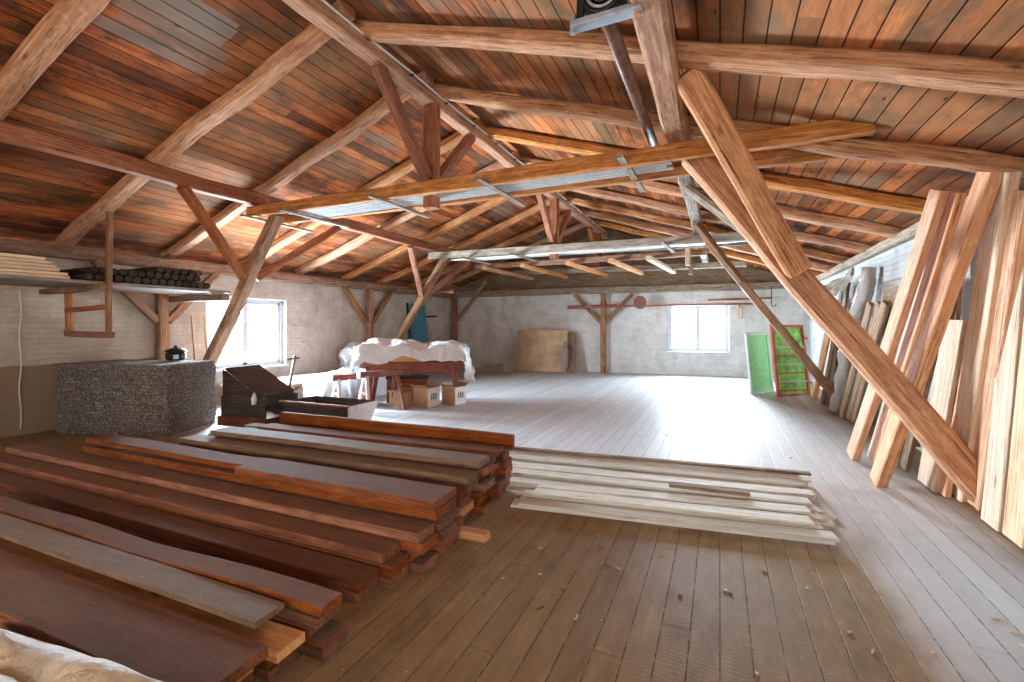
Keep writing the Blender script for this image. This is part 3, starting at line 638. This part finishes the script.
timber('rung', (-9.05, 3.38, EYE-.11), (-7.65, 3.33, EYE-.13), .07, .09, 'redwood', o)
timber('rung', (-9.05, 3.38, EYE+.24), (-7.75, 3.36, EYE+.27), .05, .07, 'ruddy', o)
e = None
# dark logs on the shelf
k = 0; d = .112
for row in range(3):
    n = (15, 13, 6)[row]
    for i in range(n):
        y = 3.16+row*d/2+i*d+(.0 if row < 2 else .75)
        if abs(y-3.36) < .09 and row > 5: continue
        z = zs+d/2+.003+row*d*.86; r = d/2*random.uniform(.86, .98)
        pts = [(-8.78+t*.96/6+random.uniform(-.006, .006), y+random.uniform(-.004, .004), z+random.uniform(-.004, .004)) for t in range(7)]
        bm = tube_bm(pts, [r*random.uniform(.9, 1.04) for _ in pts], 9)
        mo = Matrix.Translation((-8.3, y, z)); bmesh.ops.transform(bm, matrix=mo.inverted(), verts=bm.verts)
        o = obj('log', bm, 'log', None, mo)
        tag(o, 'dark rough log on the left shelf, %s layer, %s from the near end' % (['bottom', 'middle', 'top'][row], ORD[i]), 'log', 'dark logs on the shelf'); k += 1
for i in range(6):
    y1 = 3.02-.05*i-random.uniform(0, .05)
    o = timber('shelf_plank', (-8.2, .6, zs+.024+i*.045), (-8.2, y1, zs+.024+i*.045), .62-.03*(i % 2), .04, 'leanpale', wob=.002, cham=.04)
    tag(o, 'pale board stacked on the near end of the left shelf, %s from the bottom' % ORD[i], 'board', 'pale boards on the shelf')
# wall cable
o = obj('wall_cable', tube_bm([(XL+.02, 3.05+.012*math.sin(i*.8), .1+i*.1) for i in range(22)], .009, 8), 'cable', smooth=True); tag(o, 'thin cable running down the left wall near the picture edge', 'cable')
# ================================================================ LEFT MIDDLE: crate, trough, pole, sheets
e = empty('wooden_crate', (-6.95, 5.0, 0), 'dark wooden box with sloping end board beside the panel stack', 'crate')
mc = Matrix.Translation((-6.95, 5.05, 0)) @ Matrix.Rotation(a(8), 4, 'Z')
obj('side_board', box_bm(.9, .03, .32, (0, -.33, .36)), 'blackwood', e, mc, bevel=.004); obj('side_board', box_bm(.9, .03, .32, (0, .33, .36)), 'blackwood', e, mc, bevel=.004)
obj('base', box_bm(1.0, .75, .16, (0, 0, .12)), 'plank', e, mc, bevel=.006)
obj('slope_board', timber_bm(.85, .66, .035, wob=.002), 'blackwood', e, mc @ frame((-.42, 0, .98), (.42, 0, .52))[0])
for y in (-.33, .33):
    bm = bmesh.new()
    vs = [bm.verts.new(p) for p in ((-.42, y-.012, .5), (.42, y-.012, .5), (-.42, y-.012, .95), (-.42, y+.012, .5), (.42, y+.012, .5), (-.42, y+.012, .95))]
    for f in ((0, 1, 2), (3, 4, 5), (0, 1, 4, 3), (1, 2, 5, 4), (0, 2, 5, 3)): bm.faces.new([vs[i] for i in f])
    obj('cheek', bm, 'blackwood', e, mc)
e = empty('trough', (-5.75, 5.4, 0), 'black open wooden trough with a pale slanted end behind the rear pile', 'trough')
mt = Matrix.Translation((-5.75, 5.4, 0)) @ Matrix.Rotation(a(2), 4, 'Z')
def quadbox(pts, t):           # a board of thickness t from four corners
    p = [Vector(q) for q in pts]; n = (p[1]-p[0]).cross(p[3]-p[0]).normalized()*t/2
    bm = bmesh.new(); A = [bm.verts.new(q-n) for q in p]; B = [bm.verts.new(q+n) for q in p]
    bm.faces.new(A[::-1]); bm.faces.new(B)
    for i in range(4): bm.faces.new((A[i], A[(i+1) % 4], B[(i+1) % 4], B[i]))
    return bm
W, D, Hh = .68, .34, .43
obj('side_board', quadbox([(-W+.1, -D+.1, .06), (W-.1, -D+.1, .06), (W, -D, Hh), (-W, -D, Hh)], .03), 'blackwood', e, mt)
obj('side_board', quadbox([(-W+.1, D-.1, .06), (W-.1, D-.1, .06), (W, D, Hh), (-W, D, Hh)], .03), 'blackwood', e, mt)
obj('end_board', quadbox([(W-.1, -D+.1, .06), (W-.1, D-.1, .06), (W, D, Hh), (W, -D, Hh)], .03), 'stain', e, mt)  # pale colour stands in for window light on this end
obj('end_board', quadbox([(-W+.1, -D+.1, .06), (-W+.1, D-.1, .06), (-W, D, Hh), (-W, -D, Hh)], .03), 'blackwood', e, mt)
obj('bottom_board', box_bm(2*W-.2, 2*D-.2, .03, (0, 0, .045)), 'blackwood', e, mt)
obj('rim', box_bm(2*W+.06, .05, .03, (0, -D-.01, Hh+.01)), 'redwood', e, mt)
e = empty('pole', (-7.6, 6.05, 0), 'thin dark pole with a short crosspiece standing in front of the window', 'pole')
obj('shaft', tube_bm([(-7.62, 6.05, 0), (-7.47, 6.15, 1.08)], .028, 10), 'shaft', e)
obj('crosspiece', tube_bm([(-7.56, 6.05, 1.0), (-7.40, 6.2, 1.03)], .022, 10), 'shaft', e)
# low pallet of planks below the window with plastic over it
for k, (x, wd) in enumerate([(-9.25, .3), (-8.9, .28), (-8.55, .28), (-8.2, .26)]):
    o = timber('bench_plank', (x, 5.9, .42), (x+.05, 9.3, .42), wd, .06, 'stain' if k < 2 else 'leanpale', wob=.002); tag(o, 'pinkish plank lying below the left window, %s from the wall' % ORD[k], 'plank', 'planks below the window')
for k, y in enumerate((6.1, 7.6, 9.1)):
    o = timber('trestle_block', (-9.4, y, .195), (-8.0, y, .195), .2, .385, 'leandark', wob=.002); tag(o, 'wooden block carrying the planks below the window, %s from the camera' % ORD[k], 'block', 'blocks below the window')
def sz_(x, y, u, v):
    e_ = min(u, 1-u, v, 1-v); k = min(1, e_*5); k = k*k*(3-2*k)
    return k*(.50+.10*fn(x, y, 1.3, 3))+k*.10*abs(fn(x, y, 4, 1))+.03*fn(x, y, 9, 2)*k+.02
o = obj('plastic_sheet', rumple_bm(90, 60, 3.3, 1.5, sz_), 'sheet', None, Matrix.Translation((-7.95, 8.0, .0)) @ Matrix.Rotation(a(92), 4, 'Z'), smooth=True); solid(o); tag(o, 'cloudy white plastic sheet heaped over planks below the left window', 'plastic sheet')
def blob(name, c, sx, sy, sz, mat, amp=.18, fs=3, sub=4):
    bm = bmesh.new(); bmesh.ops.create_icosphere(bm, subdivisions=sub, radius=1)
    for v in bm.verts:
        n = v.co.normalized(); d = 1+amp*noise.noise(n*fs+Vector(c))+amp*.5*noise.noise(n*fs*3+Vector(c))
        v.co = Vector((n.x*sx*d, n.y*sy*d, max(-sz*.55, n.z*sz*d)))
    m = Matrix.Translation(c); return obj(name, bm, mat, None, m, smooth=True)
o = blob('plastic_bundle', (-9.0, 9.4, .78), .42, .5, .42, 'sheet', .35, 2.5); tag(o, 'white crumpled plastic bundle against the left wall beyond the window', 'bundle')
o = blob('rope_knot', (-6.62, 4.70, .48), .035, .035, .11, 'cable', .5, 5, 3); tag(o, 'small frayed cream rag hanging beside the black trough', 'rag')
# ================================================================ WORKBENCH HEAP
HX, HY = -6.0, 7.95
e = empty('workbench', (HX, HY, 0), 'red-brown wooden workbench buried under plastic in mid room', 'workbench')
mw = Matrix.Translation((HX, HY, 0)) @ Matrix.Rotation(a(32), 4, 'Z')
obj('bench_top', timber_bm(2.1, .9, .09, wob=.003), 'redwood', e, mw @ Matrix.Translation((0, 0, .86)))
obj('apron', box_bm(1.9, .05, .16, (0, -.36, .74)), 'redwood', e, mw); obj('apron', box_bm(1.9, .05, .16, (0, .36, .74)), 'redwood', e, mw)
for sx in (-.85, .85):
    for sy in (-.34, .34): obj('leg', timber_bm(.82, .1, .1, wob=.003), 'redwood', e, mw @ frame((sx*1.12, sy*1.1, 0), (sx*.95, sy, .82))[0])
# crates on the bench under the sheet
for k, (x, y, z, lx, ly, lz, mt_, nm) in enumerate([(-.2, -.1, .91, .9, .6, .2, 'lean', 'orange wooden box on the workbench under the plastic'), (.55, .05, .91, .5, .6, .24, 'plank', 'dark wooden box at the right end of the workbench')]):
    bx = empty('crate', tuple(mw @ Vector((x, y, z))), nm, 'box')
    mb = mw @ Matrix.Translation((x, y, z))
    for s in (-1, 1):
        obj('side', box_bm(lx, .025, lz, (0, s*ly/2, lz/2)), mt_, bx, mb); obj('end', box_bm(.025, ly, lz, (s*lx/2, 0, lz/2)), mt_, bx, mb)
    obj('bottom', box_bm(lx, ly, .02, (0, 0, .012)), mt_, bx, mb)
def sawhorse(x, y, r, label, sc=1.0, legm='stain'):
    e = empty('sawhorse', (x, y, 0), label, 'sawhorse', 'sawhorses by the workbench')
    m = Matrix.Translation((x, y, 0)) @ Matrix.Rotation(r, 4, 'Z') @ Matrix.Scale(sc, 4)
    obj('top_rail', timber_bm(.85, .14, .12, wob=.002), 'redwood', e, m @ Matrix.Translation((0, 0, .70)), bevel=0)
    obj('rail_end', box_bm(.02, .145, .125, (-.43, 0, .70)), 'stain', e, m)
    for sx in (-.3, .3):
        for sy in (-1, 1):
            obj('leg', timber_bm(.7, .055, .085, wob=.002), legm if sx < 0 else 'redwood', e, m @ frame((sx*1.15, sy*.26, 0), (sx, sy*.05, .66))[0])
        obj('brace', box_bm(.03, .26, .06, (sx*1.06, 0, .36)), 'redwood', e, m)
sawhorse(-6.65, 6.78, a(68), 'left one of two red-brown sawhorses in front of the workbench', .92)
sawhorse(-6.02, 6.92, a(65), 'right one of two red-brown sawhorses in front of the workbench', 1.03)
def carton(x, y, r, lx, ly, lz, label, z=0, mark=True, flap=True):
    e = empty('cardboard_box', (x, y, z), label, 'box', 'cardboard boxes under the workbench'); m = Matrix.Translation((x, y, z)) @ Matrix.Rotation(r, 4, 'Z')
    bm = bmesh.new()
    for s in (-1, 1): box_bm(lx, .012, lz, (0, s*ly/2, lz/2), bm); box_bm(.012, ly, lz, (s*lx/2, 0, lz/2), bm)
    box_bm(lx, ly, .012, (0, 0, .006), bm); obj('carton', bm, 'cardboard', e, m)
    if flap:
        for s in (-1, 1): obj('flap', quadbox([(-lx/2, s*ly/2, lz), (lx/2, s*ly/2, lz), (lx/2, s*(ly/2+.1), lz+.06), (-lx/2, s*(ly/2+.1), lz+.06)], .01), 'cardboard', e, m)
    if mark:
        obj('printed_side', box_bm(.008, ly*.96, lz*.94, (lx/2+.01, 0, lz/2)), 'print', e, m)
        bm = bmesh.new()
        for q in (-.06, 0, .06): box_bm(.004, .028, lz*.32, (lx/2+.016, q, lz*.55), bm)
        obj('printed_mark', bm, 'ink', e, m)
carton(-5.5, 7.68, a(-8), .40, .36, .40, 'cardboard box with white printed side and three black strokes under the workbench')
carton(-5.12, 8.15, a(-12), .36, .34, .38, 'second cardboard box with white printed side, behind the first')
carton(-5.95, 7.42, a(-8), .34, .30, .30, 'plain brown cardboard box left of the printed ones under the bench', mark=False)
e = empty('added_dark_chest', tuple(mw @ Vector((-.15, .12, 0))), 'dark reddish wooden chest added for the shadows under the workbench', 'chest')  # dark chest added to fill in the shadows below the bench
mq = mw @ Matrix.Translation((-.15, .12, 0))
obj('body', box_bm(.85, .36, .48, (0, 0, .27)), 'redwood', e, mq, bevel=.008); obj('lid', box_bm(.9, .40, .04, (0, 0, .535)), 'blackwood', e, mq, bevel=.006)
for q in (-.36, .36): obj('foot', box_bm(.08, .3, .03, (q, 0, .015)), 'blackwood', e, mq)
# drape
def drape_bm(a_, b_, top, hem, seed, n=120, rings=34, folds=9):
    bm = bmesh.new(); g = []
    c = bm.verts.new((0, 0, top(0, 0)))
    for i in range(1, rings+1):
        r = i/rings; row = []
        for k in range(n):
            t = 2*math.pi*k/n; cx, cy = math.cos(t), math.sin(t)
            q = min(1, r/.55); dn = max(0, (r-.55)/.45)
            sq = 1/max(abs(cx), abs(cy))**.6
            X = a_*cx*q*sq; Y = b_*cy*q*sq
            fold = math.sin(t*folds+seed)*.07*dn+.14*fn(cx*2.3, cy*2.3, 1, seed)*dn
            X += cx*(fold+dn*.10); Y += cy*(fold+dn*.10)
            z0 = top(X, Y); z = z0+(hem(t)-z0)*dn**1.1
            z += .075*fn(X, Y, 4, seed)+.05*abs(fn(X+z, Y, 9, seed))-.05*max(0, q-.7)/.3
            X += .06*fn(X, z, 6, seed+3); Y += .06*fn(Y+X, z, 6, seed+5)
            row.append(bm.verts.new((X, Y, z)))
        g.append(row)
    for k in range(n): bm.faces.new((c, g[0][k], g[0][(k+1) % n]))
    for p, q in zip(g, g[1:]):
        for k in range(n): bm.faces.new((p[k], q[k], q[(k+1) % n], p[(k+1) % n]))
    return bm
def hem(t):
    t = math.degrees(t) % 360       # 0 = right end, 180 = left end, 270 = front
    d = min(abs(t-188), 360-abs(t-188))
    low = .10 if d < 20 else .10+(1.0-.10)*min(1, (d-20)/26)
    low += .07*math.sin(math.radians(t)*7)
    dr = min(abs(t), 360-abs(t))
    if dr < 50: low = .55+.45*max(0, (dr-32)/18)
    return low
def topz(x, y): return 1.30+.16*fn(x, y, 1.7, 7)-.10*max(0, abs(x)-.7)-.05*abs(y)
o = obj('plastic_sheet', drape_bm(1.22, .62, topz, hem, 3.3), 'sheet', None, mw @ Matrix.Translation((-.05, .05, 0)), smooth=True); solid(o); tag(o, 'crumpled white plastic sheet draped over the workbench heap', 'plastic sheet')
# ================================================================ FAR WALL THINGS
# curved plywood sheet leaning on the far wall
p0, p1 = at(523, 371, y=15.0), at(572, 371, y=15.35)
bm = bmesh.new(); n = 18; Hh = 1.5; Wd = 1.85
A, B = [], []
for i in range(n+1):
    t = i/n-.5; x = t*Wd; y = .18*(4*t*t)-.18
    for arr, off in ((A, 0), (B, .012)):
        arr.append((bm.verts.new((x, y+off, .02)), bm.verts.new((x*.99, y*.8+.22+off, Hh))))
for i in range(n):
    bm.faces.new((A[i][0], A[i+1][0], A[i+1][1], A[i][1])); bm.faces.new((B[i][0], B[i][1], B[i+1][1], B[i+1][0]))
    bm.faces.new((A[i][1], A[i+1][1], B[i+1][1], B[i][1])); bm.faces.new((A[i][0], B[i][0], B[i+1][0], A[i+1][0]))
for i in (0, n): bm.faces.new((A[i][0], A[i][1], B[i][1], B[i][0]))
o = obj('plywood_sheet', bm, 'ply', None, Matrix.Translation((-5.86, 15.22, 0)) @ Matrix.Rotation(a(9), 4, 'Z')); tag(o, 'bent plywood sheet leaning on the far wall', 'plywood')
o = timber('board', (-4.80, 15.32, .01), (-4.84, 15.66, 1.42), .34, .03, 'leandark', up=(0, 1, 0)); tag(o, 'dark narrow board leaning on the far wall just right of the plywood', 'board')
o = blob('rolled_film', (-5.0, 15.3, .45), .12, .14, .6, 'sheet2', .3); tag(o, 'crumpled grey film roll between the plywood and the dark board', 'roll')
def bag_z(x, y, u, v):
    e_ = min(u, 1-u, v, 1-v); return min(1, e_*7)*(.22+.14*fn(x, y, 3, 4))+.01
o = obj('plastic_bag', rumple_bm(24, 18, 1.15, .7, bag_z), 'sheet2', None, Matrix.Translation((-7.3, 14.45, 0)), smooth=True); solid(o); tag(o, 'flat grey plastic bag on the floor left of the plywood', 'bag')
# pipe / shaft on the far wall
def fw(x, dy=0.0, z=0.0): return Vector((x, yfar(x)-dy, z))
zp = EYE+.68
e = empty('wall_shaft', tuple(fw(-3, .5, zp)), 'long red-brown shaft with round pulley mounted along the far wall', 'shaft')
obj('thick_bar', tube_bm([fw(-4.9, .5, zp-.02), fw(-3.2, .5, zp)], .06, 12), 'redpipe', e, smooth=True)
obj('thin_bar', tube_bm([fw(-3.2, .5, zp), fw(.9, .5, zp+.02)], .028, 10), 'redpipe', e, smooth=True)
obj('pulley', lathe([(.06, -.06), (.2, -.05), (.22, 0), (.2, .05), (.06, .06)]), 'redwood', e, Matrix.Translation(fw(-2.45, .5, zp+.12)) @ Matrix.Rotation(R90, 4, 'X'))
for x in (-4.3, -2.45, .55): obj('bracket', timber_bm(.5, .06, .07, wob=0), 'ruddy', e, frame(fw(x, .02, zp-.05), fw(x, .54, zp-.05))[0])
obj('bracket_board', timber_bm(.5, .09, .05, wob=.001), 'leanpale', e, frame(fw(.6, .05, zp-.45), fw(.6, .05, zp+.05), (0, 1, 0))[0])
o = timber('lath', fw(-.35, .12, zp+.16), fw(1.5, .12, zp+.22), .06, .07, 'beam'); tag(o, 'brown lath fixed on the far wall above the window corner', 'lath')
o = obj('hook', tube_bm([fw(1.45, .5, zp+.55), fw(1.45, .5, zp+.02), fw(1.48, .5, zp-.06), fw(1.56, .5, zp-.06), fw(1.58, .5, zp+.0)], .018, 8), 'shaft'); tag(o, 'thin iron hook hanging by the far wall right of the window', 'hook')
# blue board on the left wall
o = timber('blue_board', (-9.25, 12.75, .02), (-9.5, 12.75, 2.42), .85, .04, 'bluepaint', up=(1, 0, .1), wob=.001); tag(o, 'blue painted board leaning on the left wall behind the workbench heap', 'board')
o = timber('dark_lath', (-9.2, 12.1, .02), (-9.46, 12.14, 2.42), .06, .05, 'iron', up=(1, 0, .1), wob=.001); tag(o, 'narrow black lath leaning left of the blue board', 'lath')
o = timber('peg', (XL, 13.35, EYE+.33), (-9.1, 13.35, EYE+.35), .05, .05, 'iron', wob=.001); tag(o, 'short black peg sticking out of the left wall beside the blue board', 'peg')
# ================================================================ GREEN PANELS
def framed(name, p0, p1, h, lean, fm, pm, label, rails=0, cat='panel', back=.0):
    p0 = Vector(p0); p1 = Vector(p1); W = (p1-p0).length; x = (p1-p0).normalized()
    o = empty(name, tuple(p0), label, cat); nrm = Vector((x.y, -x.x, 0)); z = (Vector((0, 0, 1))-nrm*lean).normalized(); y = z.cross(x)
    m = Matrix((x, y, z)).transposed().to_4x4(); m.translation = p0
    bm = bmesh.new(); t = .055
    box_bm(t, .05, h, (t/2, 0, h/2), bm); box_bm(t, .05, h, (W-t/2, 0, h/2), bm); box_bm(W, .05, t, (W/2, 0, t/2), bm); box_bm(W, .05, t, (W/2, 0, h-t/2), bm)
    obj('frame', bm, fm, o, m, bevel=.004)
    bm = bmesh.new(); box_bm(W-2*t+.02, .012, h-2*t+.02, (W/2, .012, h/2), bm)
    if rails:
        bmesh.ops.subdivide_edges(bm, edges=bm.edges, cuts=14, use_grid_fill=True)
        for v in bm.verts: v.co.y += .02*noise.noise(v.co*6)
    obj('infill', bm, pm, o, m, smooth=False)
    for k in range(rails): obj('rail', box_bm(W-2*t, .03, .03, (W/2, -.02, .14+(h*.72)*k/rails)), 'white_frame' if k % 2 else fm, o, m)
    return o, m, W
framed('green_panel', (.68, 12.25, .01), (1.22, 13.1, .01), 1.48, .10, 'white_frame', 'greenpaint', 'green panel in a pale frame standing near the far right corner')
o, m, W = framed('red_frame', (1.2, 12.0, .01), (1.93, 12.6, .01), 1.68, .12, 'redpaint', 'brightgreen', 'red metal frame with bright green sheet beside the pale-framed panel', rails=6, cat='frame')
obj('hinge', box_bm(.1, .03, .06, (W+.02, -.02, 1.35)), 'redpaint', o, m); obj('hinge', box_bm(.1, .03, .06, (W+.02, -.02, .3)), 'redpaint', o, m)
# ================================================================ LEANING THINGS, RIGHT WALL
def lean(foot, top, w, h, mt, label, cat='board', name='leaning_board', face=None, grp='boards leaning on the right wall', **kw):
    up = face or (0, 1, 0)
    o = timber(name, foot, top, w, h, mt, up=up, **kw); return tag(o, label, cat, grp)
# w is across (roughly X), h is along Y
fl = lambda u, v, z=0.0: at(u, v, z=z)
def leanpx(uf, vf, ut, xt, vt, w, h, mt, label, **kw):
    f = at(uf, vf, z=.01); t = at(ut, vt, x=xt); return lean(f, t, w, h, mt, label, **kw)
WX = (1, 0, .05)
B = [
 # foot px, top px (at wall x), size across Y, thickness, material, label
 (853, 458, 940, 1.98, 190, .24, .08, 'lean', 'tall orange board farthest left of the boards leaning on the right wall'),
 (876, 462, 957, 2.10, 192, .22, .08, 'lean', 'orange board leaning just behind the leftmost tall one'),
 (878, 484, 990, 1.98, 172, .21, .10, 'lean', 'longest steep board crossing in front of the others at the right wall'),
 (905, 470, 962, 2.22, 225, .15, .05, 'leandark', 'narrow brown board in the gap behind the crossing board'),
 (958, 497, 1004, 2.06, 172, .30, .08, 'leanpale', 'tall pale sawn board right of the short wide one'),
 (982, 508, 1022, 2.10, 190, .20, .06, 'lean', 'tall orange board with rough bark edge near the right picture edge'),
]
for i, (uf, vf, ut, xt, vt, w_, h_, mt_, lb) in enumerate(B):
    f = at(uf, vf, z=.0); t = at(ut, vt, x=xt)
    f.z = .02
    if f.x > 2.12: f.x = 2.12
    t.z = min(t.z, roofz(t.x)+.05)
    lean(f, t, w_, h_, mt_, lb, face=WX, wob=.004, seg=.4)
def yboard(y, fx, tx, ty, L, w_, h_, mt_, lb, **kw):
    f = Vector((fx, y, .01)); d = (Vector((tx, ty, 0))-Vector((fx, y, 0))); z = math.sqrt(max(.01, L*L-d.length_squared)); t = Vector((tx, ty, z))
    return lean(f, t, w_, h_, mt_, lb, face=WX, wob=.004, **kw)
yboard(5.98, 1.94, 2.14, 5.95, 1.72, .40, .05, 'leanpale', 'short wide pale board standing behind the big strut')
yboard(5.72, 1.98, 2.16, 5.62, 1.70, .12, .05, 'lean', 'short narrow board next to the short wide one')
yboard(5.55, 2.12, 2.26, 5.50, 2.85, .30, .05, 'lean', 'tall rough orange board behind the pale sawn one')
yboard(5.28, 2.16, 2.26, 5.18, 2.55, .18, .06, 'lean', 'orange board standing right of the strut foot')
yboard(5.02, 2.05, 2.20, 4.92, 2.8, .26, .07, 'leanpale', 'wide pale grey board at the right picture edge nearest to the camera')
yboard(4.72, 2.05, 2.20, 4.62, 2.8, .26, .05, 'leanpale', 'sawn board at the right picture edge beyond the frame side')
yboard(6.25, 2.12, 2.25, 6.2, 2.75, .28, .04, 'leandark', 'tall dark board flat against the wall behind the short wide board')
yboard(6.75, 1.85, 2.2, 6.4, 2.2, .18, .05, 'lean', 'orange board whose foot stands left behind the crossing board')
yboard(7.0, 1.72, 2.2, 6.75, 2.45, .10, .07, 'leanpale', 'thin white-edged lath leaning beside the leftmost tall board')
# items farther back along the right wall
def wrapped(f, t, r, label, mat='sheet2'):
    m, L = frame(f, t); n = 34; bm = bmesh.new(); pts = []; rr = []
    for i in range(n+1):
        q = i/n; pts.append(((q-.5)*L, .03*math.sin(q*9), .02*math.sin(q*13))); rr.append(r*(1-.25*abs(2*q-1)**4)*(1+.12*math.sin(q*31)))
    tube_bm(pts, rr, 20, bm)
    for v in bm.verts: v.co += Vector((0, noise.noise(v.co*9), noise.noise(v.co*9+Vector((5, 5, 5)))))*r*.28
    o = obj('wrapped_roll', bm, mat, None, m, smooth=True); return tag(o, label, 'roll')
wrapped((1.96, 10.2, .06), (2.2, 9.15, 2.6), .125, 'tall film-wrapped roll leaning against the right wall behind the big strut')
for k, (y, x) in enumerate([(9.62, 2.02), (9.42, 2.08), (9.22, 2.1)]):
    o = timber('fluted_board', (x, y+.3, .01), (x+.16, y-.75, 2.0), .17, .05, 'greybeam', up=WX, wob=.002); tag(o, 'grey fluted board leaning beside the wrapped roll, %s from it' % ORD[k], 'board', 'grey fluted boards')
    mch = WM[o]; L = 2.27
    for q in (-.05, 0, .05): obj('rib', box_bm(L, .018, .02, (0, q, -.032)), 'leanpale', o, mch); obj('rib', box_bm(L, .018, .02, (0, q, .032)), 'leanpale', o, mch)
for k, (y, fx, mt_, H_, lb) in enumerate([(11.0, 2.0, 'leandark', 2.5, 'dark board leaning left of the wrapped roll'), (11.4, 1.98, 'leandark', 2.4, 'dark brown board next to the orange one by the far corner'), (11.9, 1.9, 'lean', 2.2, 'orange board leaning right behind the red frame'), (12.3, 1.95, 'whiteboard', 2.45, 'narrow white board leaning behind the red frame')]):
    lean((fx, y, .01), (2.25, y-.35, H_), .24 if k < 3 else .1, .05, mt_, lb, face=WX, grp='boards leaning near the far corner')
def pz(x, y, u, v): return .10*fn(x, y, 3, 8)+.05*fn(x, y, 8, 2)
mp, _ = frame((1.75, 11.2, 2.25), (2.05, 9.6, 2.45))
o = obj('paper_sheet', rumple_bm(40, 20, 1.7, .5, pz), 'sheet2', None, mp @ Matrix.Rotation(1.0, 4, 'X'), smooth=True); solid(o); tag(o, 'crumpled pale paper sheet on top of the leaning things at the right wall', 'paper')
# debris on the floor
for k in range(44):
    x = random.uniform(-1.4, 1.6 if k < 28 else 1.9); y = random.uniform(2.4, 3.6) if k < 28 else random.uniform(5.8, 9.5)
    L = random.uniform(.015, .05); r = random.uniform(0, 3)
    o = obj('wood_chip', timber_bm(L, .012, .006, wob=.001, seg=.02), 'leanpale' if k % 3 else 'leandark', None, Matrix.Translation((x, y, .004)) @ Matrix.Rotation(r, 4, 'Z'))
    tag(o, 'small wood chip scattered on the floor boards', 'chip', 'wood chips on the floor')
